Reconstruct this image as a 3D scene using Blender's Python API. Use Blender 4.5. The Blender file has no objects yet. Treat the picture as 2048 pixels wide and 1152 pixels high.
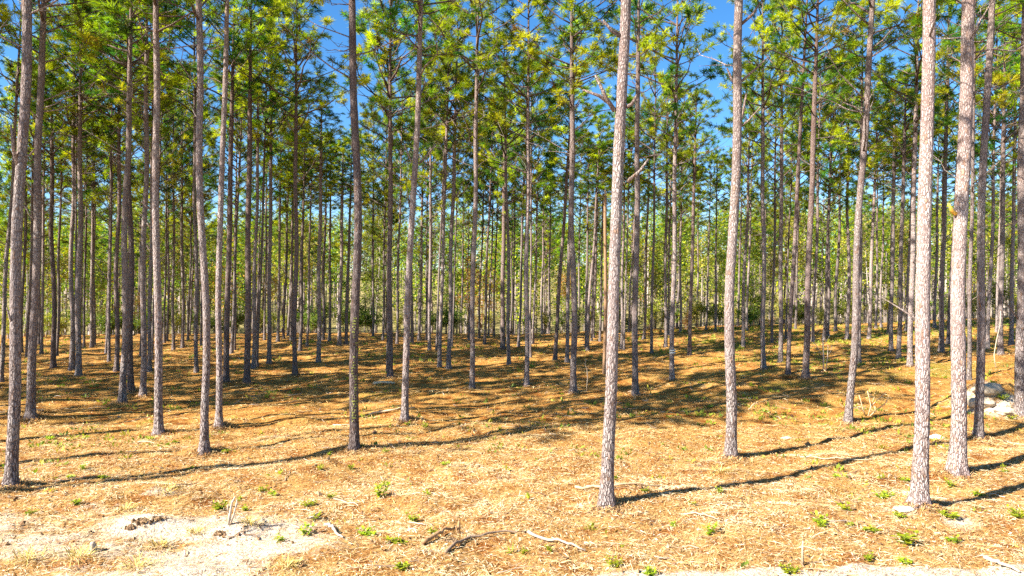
import bpy, math, random
import numpy as np
from mathutils import Vector, Matrix

# ------------------------------------------------------------------ camera, sky, sun, exposure
C = bpy.context.scene.collection
S = bpy.context.scene
F = 2048 * 24.0 / 36.0                      # focal length in photo pixels
CAM_H = 3.0
cam = bpy.data.objects.new('camera', bpy.data.cameras.new('camera'))
cam.data.lens = 24; cam.data.sensor_width = 36; cam.data.clip_end = 3000
cam.location = (0, 0, CAM_H); cam.rotation_euler = (math.radians(90), 0, 0)
C.objects.link(cam); S.camera = cam

SUN_AZ = Vector((-0.875, -0.484, 0)).normalized()
SUN_EL = math.radians(37)
to_sun = Vector((SUN_AZ.x*math.cos(SUN_EL), SUN_AZ.y*math.cos(SUN_EL), math.sin(SUN_EL)))
W = bpy.data.worlds.new('World'); S.world = W; W.use_nodes = True
nt = W.node_tree; nt.nodes.clear()
sky = nt.nodes.new('ShaderNodeTexSky'); sky.sky_type = 'NISHITA'; sky.sun_disc = False
sky.sun_elevation = SUN_EL; sky.sun_rotation = math.atan2(to_sun.x, to_sun.y) % (2*math.pi)
sky.altitude = 600; sky.air_density = 1.0; sky.dust_density = 0.35; sky.ozone_density = 4.0
hs = nt.nodes.new('ShaderNodeHueSaturation'); hs.inputs['Saturation'].default_value = 1.25
bg = nt.nodes.new('ShaderNodeBackground'); bg.inputs['Strength'].default_value = 0.062
wo = nt.nodes.new('ShaderNodeOutputWorld')
nt.links.new(sky.outputs[0], hs.inputs['Color']); nt.links.new(hs.outputs[0], bg.inputs[0]); nt.links.new(bg.outputs[0], wo.inputs[0])

sl = bpy.data.lights.new('sun', 'SUN'); sl.energy = 5.0; sl.angle = math.radians(0.5); sl.color = (1.0, 0.93, 0.82)
so = bpy.data.objects.new('sun', sl); C.objects.link(so)
so.rotation_euler = to_sun.to_track_quat('Z', 'Y').to_euler(); so.location = (-30, -20, 40)
S.view_settings.view_transform = 'Standard'; S.view_settings.look = 'None'
S.view_settings.exposure = 2.0; S.view_settings.gamma = 1.0
S.render.engine = 'CYCLES'
S.cycles.max_bounces = 6; S.cycles.diffuse_bounces = 2; S.cycles.transmission_bounces = 3
S.cycles.use_denoising = False

rng = np.random.default_rng(11)
random.seed(11)

# ------------------------------------------------------------------ helpers
def noise2(x, y, seed=0):
    x = np.asarray(x, float); y = np.asarray(y, float)
    xi = np.floor(x).astype(np.int64); yi = np.floor(y).astype(np.int64)
    fx = x - xi; fy = y - yi
    fx = fx*fx*(3-2*fx); fy = fy*fy*(3-2*fy)
    def h(a, b):
        n = (a*374761393 + b*668265263 + seed*982451653) & 0x7fffffff
        n = ((n ^ (n >> 13))*1274126177) & 0x7fffffff
        return ((n ^ (n >> 16)) & 0xffff)/65535.0
    return (h(xi, yi)*(1-fx)+h(xi+1, yi)*fx)*(1-fy) + (h(xi, yi+1)*(1-fx)+h(xi+1, yi+1)*fx)*fy

def fbm(x, y, seed=0, octv=4):
    v = 0; a = 0.5
    for k in range(octv):
        v = v + a*noise2(np.asarray(x)*2**k, np.asarray(y)*2**k, seed+k*7); a *= 0.5
    return v

def sstep(a, b, x):
    t = np.clip((np.asarray(x, float)-a)/(b-a), 0, 1); return t*t*(3-2*t)

class MB:
    """collects verts / faces / tints / material slots"""
    def __init__(s): s.V=[]; s.Q=[]; s.T=[]; s.c=[]; s.n=0; s.qm=[]; s.tm=[]
    def add(s, V, Q=None, T=None, tint=(1,1,1), m=0):
        V = np.asarray(V, float).reshape(-1,3)
        s.V.append(V)
        t = np.asarray(tint, float)
        s.c.append(np.broadcast_to(t, (len(V),3)) if t.ndim==1 else t)
        if Q is not None and len(Q): s.Q.append(np.asarray(Q)+s.n); s.qm.append(np.full(len(Q), m))
        if T is not None and len(T): s.T.append(np.asarray(T)+s.n); s.tm.append(np.full(len(T), m))
        s.n += len(V)
    def mesh(s, name, mats, smooth=True):
        V = np.concatenate(s.V); col = np.concatenate(s.c)
        Q = np.concatenate(s.Q) if s.Q else np.zeros((0,4),int)
        T = np.concatenate(s.T) if s.T else np.zeros((0,3),int)
        me = bpy.data.meshes.new(name)
        me.vertices.add(len(V)); me.vertices.foreach_set('co', V.astype(np.float32).ravel())
        loops = np.concatenate([Q.ravel(), T.ravel()]).astype(np.int32)
        me.loops.add(len(loops)); me.loops.foreach_set('vertex_index', loops)
        me.polygons.add(len(Q)+len(T))
        st = np.concatenate([np.arange(len(Q))*4, len(Q)*4+np.arange(len(T))*3]).astype(np.int32)
        me.polygons.foreach_set('loop_start', st)
        mi = np.concatenate(([np.concatenate(s.qm)] if s.Q else [])+([np.concatenate(s.tm)] if s.T else [])).astype(np.int32)
        for m in mats: me.materials.append(m)
        me.polygons.foreach_set('material_index', mi)
        me.polygons.foreach_set('use_smooth', np.full(len(mi), smooth))
        a = me.attributes.new('tint', 'FLOAT_COLOR', 'POINT')
        a.data.foreach_set('color', np.concatenate([col, np.ones((len(V),1))],1).astype(np.float32).ravel())
        me.update(calc_edges=True); me.validate()
        return me

def link(name, me, parent=None, loc=(0,0,0)):
    o = bpy.data.objects.new(name, me); C.objects.link(o); o.location = loc
    if parent is not None: o.parent = parent
    return o
def tag(o, label=None, cat=None, group=None, kind=None):
    if label: o['label'] = label
    if cat: o['category'] = cat
    if group: o['group'] = group
    if kind: o['kind'] = kind
    return o

def tube(P, R, n=8, cap=True, bump=None):
    P = np.asarray(P, float); k = len(P); R = np.asarray(R, float)
    T = np.gradient(P, axis=0); T /= np.linalg.norm(T, axis=1)[:,None]+1e-9
    ref = np.array([1.0,0,0]) if abs(T[0][0]) < .8 else np.array([0,1.0,0])
    A = ref - (T@ref)[:,None]*T; A /= np.linalg.norm(A, axis=1)[:,None]+1e-9
    B = np.cross(T, A)
    th = np.arange(n)/n*2*np.pi
    rr = R[:,None]*np.ones((1,n)) if bump is None else R[:,None]*(1+bump)
    V = P[:,None,:] + rr[:,:,None]*(np.cos(th)[None,:,None]*A[:,None,:]+np.sin(th)[None,:,None]*B[:,None,:])
    V = V.reshape(-1,3)
    i = np.arange(k-1)[:,None]*n; j = np.arange(n)[None,:]; j2 = (j+1)%n
    Q = np.stack([i+j, i+j2, i+n+j2, i+n+j], -1).reshape(-1,4)
    Tr = None
    if cap:
        V = np.concatenate([V, P[-1:]+T[-1:]*R[-1]*0.3, P[:1]])
        a = len(V)-2; b = (k-1)*n
        jj = np.arange(n)
        Tr = np.concatenate([np.stack([b+jj, b+(jj+1)%n, np.full(n,a)],-1), np.stack([(jj+1)%n, jj, np.full(n,a+1)],-1)])
    return V, Q, Tr

# ------------------------------------------------------------------ materials
def newmat(name):
    m = bpy.data.materials.new(name); m.use_nodes = True
    nt = m.node_tree; nt.nodes.clear()
    out = nt.nodes.new('ShaderNodeOutputMaterial')
    return m, nt, out
def N(nt, t, **kw):
    n = nt.nodes.new(t)
    for k, v in kw.items():
        if k in n.inputs: n.inputs[k].default_value = v
        else: setattr(n, k, v)
    return n
def ramp(nt, stops):
    r = nt.nodes.new('ShaderNodeValToRGB')
    e = r.color_ramp.elements
    while len(e) < len(stops): e.new(0.5)
    for el, (p, c) in zip(e, stops): el.position = p; el.color = (*c, 1)
    return r
def mix(nt, fac, a, b, mode='MIX'):
    m = nt.nodes.new('ShaderNodeMix'); m.data_type = 'RGBA'; m.blend_type = mode
    for sock, v in ((m.inputs[0], fac), (m.inputs[6], a), (m.inputs[7], b)):
        if isinstance(v, (int, float)): sock.default_value = v
        elif isinstance(v, tuple): sock.default_value = (*v, 1)
        else: nt.links.new(v, sock)
    return m.outputs[2]

def bark_material():
    m, nt, out = newmat('pine_bark'); L = nt.links.new
    tc = N(nt, 'ShaderNodeTexCoord'); info = N(nt, 'ShaderNodeObjectInfo')
    mp = N(nt, 'ShaderNodeMapping'); mp.inputs['Scale'].default_value = (34, 34, 11.0)
    L(tc.outputs['Object'], mp.inputs['Vector'])
    wn = N(nt, 'ShaderNodeTexNoise', Scale=11.0, Detail=4.0, Roughness=.65); L(tc.outputs['Object'], wn.inputs['Vector'])
    sub = N(nt, 'ShaderNodeVectorMath', operation='MULTIPLY_ADD'); sub.inputs[1].default_value = (2.2,2.2,1.6)
    L(wn.outputs['Color'], sub.inputs[0]); L(mp.outputs[0], sub.inputs[2])
    ve = N(nt, 'ShaderNodeTexVoronoi', feature='DISTANCE_TO_EDGE', Scale=1.0); L(sub.outputs[0], ve.inputs['Vector'])
    vc = N(nt, 'ShaderNodeTexVoronoi', feature='F1', Scale=1.0); L(sub.outputs[0], vc.inputs['Vector'])
    fn = N(nt, 'ShaderNodeTexNoise', Scale=34.0, Detail=4.0, Roughness=0.6); L(tc.outputs['Object'], fn.inputs['Vector'])
    big = N(nt, 'ShaderNodeTexNoise', Scale=1.6, Detail=3.0); L(tc.outputs['Object'], big.inputs['Vector'])
    plate = ramp(nt, [(0.1,(0.34,0.265,0.23)),(0.4,(0.43,0.365,0.335)),(0.7,(0.48,0.42,0.395)),(0.95,(0.53,0.475,0.455))])
    sep = N(nt, 'ShaderNodeSeparateColor'); L(vc.outputs['Color'], sep.inputs[0]); 
    av = N(nt, 'ShaderNodeMath', operation='MULTIPLY_ADD'); av.inputs[1].default_value = 0.55; L(sep.outputs[0], av.inputs[0])
    sc = N(nt, 'ShaderNodeMath', operation='MULTIPLY'); sc.inputs[1].default_value = 0.5; L(fn.outputs['Fac'], sc.inputs[0]); L(sc.outputs[0], av.inputs[2])
    L(av.outputs[0], plate.inputs[0])
    red = N(nt, 'ShaderNodeMapRange'); red.inputs['From Min'].default_value=.9; red.inputs['From Max'].default_value=.98
    L(sep.outputs[1], red.inputs[0])
    c1 = mix(nt, red.outputs[0], plate.outputs[0], (0.37,0.24,0.17))
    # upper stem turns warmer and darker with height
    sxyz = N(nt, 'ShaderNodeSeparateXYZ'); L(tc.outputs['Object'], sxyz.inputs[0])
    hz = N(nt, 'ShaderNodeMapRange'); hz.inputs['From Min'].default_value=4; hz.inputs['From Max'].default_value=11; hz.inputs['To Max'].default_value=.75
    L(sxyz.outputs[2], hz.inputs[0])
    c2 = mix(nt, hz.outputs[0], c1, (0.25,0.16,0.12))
    bl = N(nt, 'ShaderNodeMapRange'); bl.inputs['From Min'].default_value=.4; bl.inputs['From Max'].default_value=.7; L(big.outputs['Fac'], bl.inputs[0])
    c3 = mix(nt, bl.outputs[0], c2, (0.78,0.72,0.74), 'MULTIPLY')
    fur = N(nt, 'ShaderNodeMapRange'); fur.inputs['From Min'].default_value=.02; fur.inputs['From Max'].default_value=.15; L(ve.outputs['Distance'], fur.inputs[0])
    mp2 = N(nt, 'ShaderNodeMapping'); mp2.inputs['Scale'].default_value = (36, 36, 8.0); L(tc.outputs['Object'], mp2.inputs['Vector'])
    sub2 = N(nt, 'ShaderNodeVectorMath', operation='MULTIPLY_ADD'); sub2.inputs[1].default_value = (1.9,1.9,1.2)
    L(wn.outputs['Color'], sub2.inputs[0]); L(mp2.outputs[0], sub2.inputs[2])
    ve2 = N(nt, 'ShaderNodeTexVoronoi', feature='DISTANCE_TO_EDGE', Scale=1.0); L(sub2.outputs[0], ve2.inputs['Vector'])
    fur2 = N(nt, 'ShaderNodeMapRange'); fur2.inputs['From Min'].default_value=.02; fur2.inputs['From Max'].default_value=.15; L(ve2.outputs['Distance'], fur2.inputs[0])
    lo = N(nt, 'ShaderNodeMapRange'); lo.inputs['From Min'].default_value=4.2; lo.inputs['From Max'].default_value=1.2; L(sxyz.outputs[2], lo.inputs[0])
    c4a = mix(nt, fur.outputs[0], (0.16,0.11,0.095), c3)
    c4b = mix(nt, fur2.outputs[0], (0.07,0.045,0.04), c3)
    c4 = mix(nt, lo.outputs[0], c4a, c4b)
    edge = N(nt, 'ShaderNodeMix'); edge.data_type='FLOAT'; L(lo.outputs[0], edge.inputs[0]); L(ve.outputs['Distance'], edge.inputs[2]); L(ve2.outputs['Distance'], edge.inputs[3])
    oc = N(nt, 'ShaderNodeMapRange'); oc.inputs['To Min'].default_value=.55; oc.inputs['To Max'].default_value=.92; L(info.outputs['Random'], oc.inputs[0])
    c5 = N(nt, 'ShaderNodeVectorMath', operation='SCALE'); L(c4, c5.inputs[0]); L(oc.outputs[0], c5.inputs['Scale'])
    at = N(nt, 'ShaderNodeAttribute', attribute_name='tint')
    c6 = mix(nt, 1.0, c5.outputs[0], at.outputs['Color'], 'MULTIPLY')
    hgt = N(nt, 'ShaderNodeMath', operation='MULTIPLY_ADD'); hgt.inputs[1].default_value=.25; L(fn.outputs['Fac'], hgt.inputs[0])
    fm = N(nt, 'ShaderNodeMapRange'); fm.inputs['From Max'].default_value=.3; L(edge.outputs[0], fm.inputs[0]); L(fm.outputs[0], hgt.inputs[2])
    bp = N(nt, 'ShaderNodeBump', Strength=1.0, Distance=0.015); L(hgt.outputs[0], bp.inputs['Height'])
    b = N(nt, 'ShaderNodeBsdfPrincipled', Roughness=0.9); b.inputs['Specular IOR Level'].default_value=.2
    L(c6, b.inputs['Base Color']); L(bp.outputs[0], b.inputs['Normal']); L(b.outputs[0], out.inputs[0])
    return m
BARK = bark_material()

def leaf_material(name, trans=0.4, var=0.12, sat=1.0):
    m, nt, out = newmat(name); L = nt.links.new
    at = N(nt, 'ShaderNodeAttribute', attribute_name='tint'); info = N(nt, 'ShaderNodeObjectInfo')
    hsv = N(nt, 'ShaderNodeHueSaturation', Saturation=sat)
    h = N(nt, 'ShaderNodeMapRange'); h.inputs['To Min'].default_value=.5-var*.06; h.inputs['To Max'].default_value=.5+var*.28; L(info.outputs['Random'], h.inputs[0]); L(h.outputs[0], hsv.inputs['Hue'])
    v = N(nt, 'ShaderNodeMapRange'); v.inputs['To Min'].default_value=1-var*2; v.inputs['To Max'].default_value=1+var*1.5; L(info.outputs['Random'], v.inputs[0]); L(v.outputs[0], hsv.inputs['Value'])
    L(at.outputs['Color'], hsv.inputs['Color'])
    d = N(nt, 'ShaderNodeBsdfPrincipled', Roughness=0.6); d.inputs['Specular IOR Level'].default_value=.25; L(hsv.outputs[0], d.inputs['Base Color'])
    t = N(nt, 'ShaderNodeBsdfTranslucent'); 
    tcol = mix(nt, 1.0, hsv.outputs[0], (1.2,1.24,0.5), 'MULTIPLY'); L(tcol, t.inputs['Color'])
    ms = N(nt, 'ShaderNodeMixShader'); ms.inputs[0].default_value = trans
    L(d.outputs[0], ms.inputs[1]); L(t.outputs[0], ms.inputs[2]); L(ms.outputs[0], out.inputs[0])
    return m
NEEDLE = leaf_material('pine_needles', 0.5, .16)
LEAF = leaf_material('broad_leaves', 0.42, .1)
WEED = leaf_material('weed_leaves', 0.4, .1)

def tint_material(name, rough=.9, noise=0.0, scale=30, bump=0.0):
    m, nt, out = newmat(name); L = nt.links.new
    at = N(nt, 'ShaderNodeAttribute', attribute_name='tint')
    b = N(nt, 'ShaderNodeBsdfPrincipled', Roughness=rough); b.inputs['Specular IOR Level'].default_value=.15
    c = at.outputs['Color']
    if noise:
        tc = N(nt, 'ShaderNodeTexCoord'); n = N(nt, 'ShaderNodeTexNoise', Scale=scale, Detail=5.0, Roughness=.7); L(tc.outputs['Object'], n.inputs['Vector'])
        r = N(nt, 'ShaderNodeMapRange'); r.inputs['From Min'].default_value=.3; r.inputs['From Max'].default_value=.7
        r.inputs['To Min'].default_value=1-noise; r.inputs['To Max'].default_value=1+noise*.5; L(n.outputs['Fac'], r.inputs[0])
        s = N(nt, 'ShaderNodeVectorMath', operation='SCALE'); L(c, s.inputs[0]); L(r.outputs[0], s.inputs['Scale']); c = s.outputs[0]
        if bump:
            bp = N(nt, 'ShaderNodeBump', Strength=1.0, Distance=bump); L(n.outputs['Fac'], bp.inputs['Height']); L(bp.outputs[0], b.inputs['Normal'])
    L(c, b.inputs['Base Color']); L(b.outputs[0], out.inputs[0])
    return m
TWIG = tint_material('dead_wood', .9, .35, 40, .01)
STRAW = tint_material('pine_straw_litter', .8)
STONE = tint_material('pale_earth', .95, .3, 14, .03)

def ground_material():
    m, nt, out = newmat('forest_floor'); L = nt.links.new
    at = N(nt, 'ShaderNodeAttribute', attribute_name='tint')     # r sand, g green, b far grass
    sep = N(nt, 'ShaderNodeSeparateColor'); L(at.outputs['Color'], sep.inputs[0])
    tc = N(nt, 'ShaderNodeTexCoord')
    n1 = N(nt, 'ShaderNodeTexNoise', Scale=28.0, Detail=6.0, Roughness=.75); L(tc.outputs['Object'], n1.inputs['Vector'])
    n2 = N(nt, 'ShaderNodeTexNoise', Scale=2.2, Detail=5.0, Roughness=.65); L(tc.outputs['Object'], n2.inputs['Vector'])
    n3 = N(nt, 'ShaderNodeTexNoise', Scale=9.0, Detail=5.0, Roughness=.7); L(tc.outputs['Object'], n3.inputs['Vector'])
    r1 = ramp(nt, [(0.28,(0.10,0.042,0.014)),(0.42,(0.32,0.17,0.055)),(0.55,(0.49,0.305,0.12)),(0.7,(0.66,0.49,0.26))]); L(n1.outputs['Fac'], r1.inputs[0])
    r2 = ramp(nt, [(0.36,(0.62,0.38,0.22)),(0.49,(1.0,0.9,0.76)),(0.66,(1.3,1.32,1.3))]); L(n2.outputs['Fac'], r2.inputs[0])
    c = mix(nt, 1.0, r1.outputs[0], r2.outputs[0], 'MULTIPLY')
    gx = N(nt, 'ShaderNodeSeparateXYZ'); L(tc.outputs['Object'], gx.inputs[0])
    gy = N(nt, 'ShaderNodeMapRange'); gy.inputs['From Min'].default_value=9; gy.inputs['From Max'].default_value=15; L(gx.outputs[1], gy.inputs[0])
    c = mix(nt, gy.outputs[0], c, mix(nt, 1.0, c, (.93,.86,.66), 'MULTIPLY'))
    # sand shows through
    sm = N(nt, 'ShaderNodeMath', operation='ADD'); L(sep.outputs[0], sm.inputs[0])
    nn = N(nt, 'ShaderNodeMath', operation='MULTIPLY_ADD'); nn.inputs[1].default_value=1.2; nn.inputs[2].default_value=-.6; L(n3.outputs['Fac'], nn.inputs[0]); L(nn.outputs[0], sm.inputs[1])
    smr = N(nt, 'ShaderNodeMapRange'); smr.inputs['From Min'].default_value=.36; smr.inputs['From Max'].default_value=.78; L(sm.outputs[0], smr.inputs[0])
    rs = ramp(nt, [(0.3,(0.40,0.28,0.18)),(0.45,(0.62,0.50,0.38)),(0.6,(0.72,0.62,0.51)),(0.75,(0.76,0.69,0.60))]); L(n1.outputs['Fac'], rs.inputs[0])
    c = mix(nt, smr.outputs[0], c, rs.outputs[0])
    # low green growth
    gm = N(nt, 'ShaderNodeMath', operation='ADD'); L(sep.outputs[1], gm.inputs[0]); L(nn.outputs[0], gm.inputs[1])
    gmr = N(nt, 'ShaderNodeMapRange'); gmr.inputs['From Min'].default_value=.4; gmr.inputs['From Max'].default_value=.75; gmr.inputs['To Max'].default_value=.8; L(gm.outputs[0], gmr.inputs[0])
    rg = ramp(nt, [(0.3,(0.10,0.10,0.015)),(0.55,(0.26,0.24,0.03)),(0.75,(0.42,0.34,0.07))]); L(n1.outputs['Fac'], rg.inputs[0])
    c = mix(nt, gmr.outputs[0], c, rg.outputs[0])
    rf = ramp(nt, [(0.3,(0.12,0.12,0.035)),(0.5,(0.22,0.18,0.07)),(0.68,(0.38,0.31,0.14))]); L(n2.outputs['Fac'], rf.inputs[0])
    c = mix(nt, sep.outputs[2], c, rf.outputs[0])
    b = N(nt, 'ShaderNodeBsdfPrincipled', Roughness=.95); b.inputs['Specular IOR Level'].default_value=.1
    bp = N(nt, 'ShaderNodeBump', Strength=.9, Distance=.05); L(n1.outputs['Fac'], bp.inputs['Height'])
    bp2 = N(nt, 'ShaderNodeBump', Strength=.8, Distance=.12); L(n3.outputs['Fac'], bp2.inputs['Height']); L(bp.outputs[0], bp2.inputs['Normal'])
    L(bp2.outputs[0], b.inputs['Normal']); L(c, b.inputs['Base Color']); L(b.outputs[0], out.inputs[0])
    return m
GROUND = ground_material()

# ------------------------------------------------------------------ terrain
MOUNDS = []      # (x, y, radius_x, radius_y, height)
def base_h(x, y):
    x = np.asarray(x, float); y = np.asarray(y, float)
    z = 0.034*np.clip(x-2, 0, 40)*sstep(11, 24, y)
    z = z - 0.006*np.clip(-x-8, 0, 30)*sstep(14, 30, y)
    edge = 43 + 3*(noise2(x*.08, x*0+.5, 5)-.5)
    z = z - 2.0*sstep(0, 26, y-edge) - 0.8*sstep(20, 45, y-edge)
    z = z + 10.5*sstep(66, 150, y) + 2.5*sstep(60, 110, y)*(noise2(x*.02+3, y*.02, 9)-.4)
    z = z - .05*np.clip(-y, 0, 40)*0
    return z
def H(x, y):
    x = np.asarray(x, float); y = np.asarray(y, float)
    fade = 1-sstep(60, 100, y)
    z = base_h(x, y) + fade*(0.12*(noise2(x*.75+5, y*1.0, 33)-.5)*sstep(8,11,y) + 0.22*(fbm(x*.55+2, y*.9, 3, 3)-.44) + 0.10*(fbm(x*2.4, y*2.8, 21, 2)-.37) + 0.035*(fbm(x*7, y*7.5, 23, 2)-.37))
    for (mx, my, rx, ry, h) in MOUNDS:
        d2 = ((x-mx)/rx)**2 + ((y-my)/ry)**2
        z = z + h*np.exp(-d2)*(0.75+.5*fbm(x*5, y*5, 77, 2))
    return z
def at(px, py):
    """where the sight line through a photo pixel meets the ground"""
    ys = np.concatenate([np.arange(5, 70, .02)])
    xs = (px-1024)/F*ys; zs = CAM_H + (576-py)/F*ys
    k = np.argmax(H(xs, ys) >= zs)
    if H(xs, ys)[k] < zs[k]: k = np.argmin(np.abs(ys-44))
    return Vector((xs[k], ys[k], float(H(xs[k], ys[k]))))
for (px, py, rx, ry, h) in [(1990,815,1.0,.8,.62),(1950,800,.6,.5,.25),(300,985,.55,.35,.12),(290,1050,.5,.18,.14),(210,1000,.4,.3,.08),
                            (470,1060,.3,.15,.1),(605,845,.35,.25,.12),(1440,950,.5,.3,.07),(1650,925,.6,.35,.1),(1850,1025,.35,.25,.08),
                            (880,950,.6,.4,.07),(830,1005,.5,.3,.06),(1000,830,.3,.2,.08),(870,1075,.45,.2,.06)]:
    p = at(px, py); MOUNDS.append((p.x, p.y, rx, ry, h))
for (px, py) in [(22,972),(62,835),(318,870),(409,905),(438,854),(709,900),(810,840),(1213,1010),(1461,912),(1697,843),(1838,1005),(1915,942),(1957,875),(2041,830)]:
    p = at(px, py); MOUNDS.append((p.x-.05, p.y+.05, .34, .3, .07))    # litter heaped at the foot of a trunk

def sand_mask(x, y):
    x = np.asarray(x, float); y = np.asarray(y, float)
    yy = np.maximum(y, .5); px = 1024+x/yy*F      # only used to lay out where sand lies, at ground points
    brk = fbm(x*.9+1, y*2.6, 131, 4)-.45
    s = (.66+2.2*brk)*sstep(9.6, 8.1, y+1.3*(fbm(x*.7, y*.7, 31, 3)-.45))*sstep(-1.2,-3.0,x+.6*brk)
    s = np.maximum(s, .95*sstep(7.42, 7.24, y + .3*(fbm(x*1.2, y*1.2, 41, 3)-.45) - .02*np.clip(x-1,0,3))*sstep(0.1,1.6,x))
    s = np.maximum(s, .9*sstep(6.4, 5.6, y))
    s = np.clip(s, 0, 1)
    for (cx, cy, rx, ry, a) in SPOTS:
        s = np.maximum(s, a*np.exp(-(((x-cx)/rx)**2+((y-cy)/ry)**2))*np.clip(.35+1.5*(fbm(x*1.8+4, y*4.5, 171, 4)-.12), 0, 1.15))
    return s
SPOTS = []
for (px, py, rx, ry, a) in [(1868,876,.25,.2,.9),(1573,875,.25,.15,.75),(1918,1042,.28,.3,.95),(1815,1018,.45,.22,.8),(1990,805,.95,.85,1.0),
                            (1958,790,.4,.5,.7),(500,1085,1.0,.28,.75),(610,1075,.6,.25,.7),(420,1120,1.0,.25,.6),(60,1060,.8,.2,.6),(330,985,.5,.2,.65),(200,1020,.9,.2,.55),(100,1090,1.2,.4,.55),(1220,955,.3,.1,.5),(640,1090,.8,.4,.55),
                            (820,985,.5,.25,.45),(1250,1025,.5,.2,.4),(890,940,.5,.3,.4),(1180,1010,.35,.2,.6)]:
    p = at(px, py); SPOTS.append((p.x, p.y, rx, ry, a))

def build_ground():
    ys = [-60,-40,-25,-15,-8,-3,0,2,3.5,4.5,5.2,5.8,6.2]
    y = 6.5; 
    while y < 420:
        ys.append(y); y += max(.045, .0048*y) if y < 60 else .03*y
    ys += [470, 600, 900, 1500]
    ys = np.array(ys); nx = 420
    u = np.linspace(-1, 1, nx)
    half = np.where(ys < 6, 14.0, 8 + np.abs(ys)*.86); half = np.maximum(half, 14)
    half = np.where(ys < 0, 60, half); half = np.where(ys>300, 800, half)
    X = u[None,:]*half[:,None]; Y = np.repeat(ys[:,None], nx, 1)
    Z = H(X, Y)
    V = np.stack([X,Y,Z],-1).reshape(-1,3)
    i = np.arange(len(ys)-1)[:,None]*nx; j = np.arange(nx-1)[None,:]
    Q = np.stack([i+j, i+j+1, i+nx+j+1, i+nx+j], -1).reshape(-1,4)
    sand = sand_mask(X, Y)
    green = 1.0*(fbm(X*.5+8, Y*.8, 51, 4)-.3) + .18*sstep(1, 10, X)*sstep(8.5,14,Y) - .05 + .08*sstep(14,22,Y)
    far = sstep(48, 75, Y)
    tint = np.stack([sand, np.clip(green,0,1), far], -1).reshape(-1,3)
    mb = MB(); mb.add(V, Q, None, tint)
    g = link('ground', mb.mesh('ground', [GROUND])); g['kind'] = 'structure'
    return g
build_ground()

# ------------------------------------------------------------------ crowns (shared shapes)
def rand_dir_about(axis, amin, amax, n, r):
    axis = axis/np.linalg.norm(axis)
    ref = np.array([0,0,1.0]) if abs(axis[2]) < .9 else np.array([1.0,0,0])
    a = np.cross(axis, ref); a /= np.linalg.norm(a); b = np.cross(axis, a)
    ang = r.uniform(amin, amax, n); ph = r.uniform(0, 2*np.pi, n)
    return (np.cos(ang)[:,None]*axis + np.sin(ang)[:,None]*(np.cos(ph)[:,None]*a+np.sin(ph)[:,None]*b))

def tuft(mb, p, axis, r, n=30, ln=.2, wd=.013, tint=(1,1,1)):
    axis = axis/np.linalg.norm(axis)
    D = rand_dir_about(axis, .15, 1.6, n, r)
    D[:,2] -= .10; D /= np.linalg.norm(D,axis=1)[:,None]
    s = r.uniform(-.14, .03, n)[:,None]*axis
    B = p + s
    L = ln*r.uniform(.7, 1.1, n)[:,None]
    side = np.cross(D, r.normal(size=(n,3))); side /= np.linalg.norm(side,axis=1)[:,None]+1e-9
    V = np.stack([B-side*wd*.35, B+side*wd*.35, B+D*L*.6+side*wd*.5, B+D*L*.6-side*wd*.5, B+D*L], 1)
    V[:,4,2] -= .15*L[:,0]*.3
    base = np.arange(n)[:,None]*5
    Q = base + np.array([[0,1,2,3]]); T = base + np.array([[3,2,4]])
    tt = np.asarray(tint)*r.uniform(.8,1.2,(n,1)); tt = np.repeat(tt, 5, 0)
    mb.add(V.reshape(-1,3), Q, T, tt)

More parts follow.
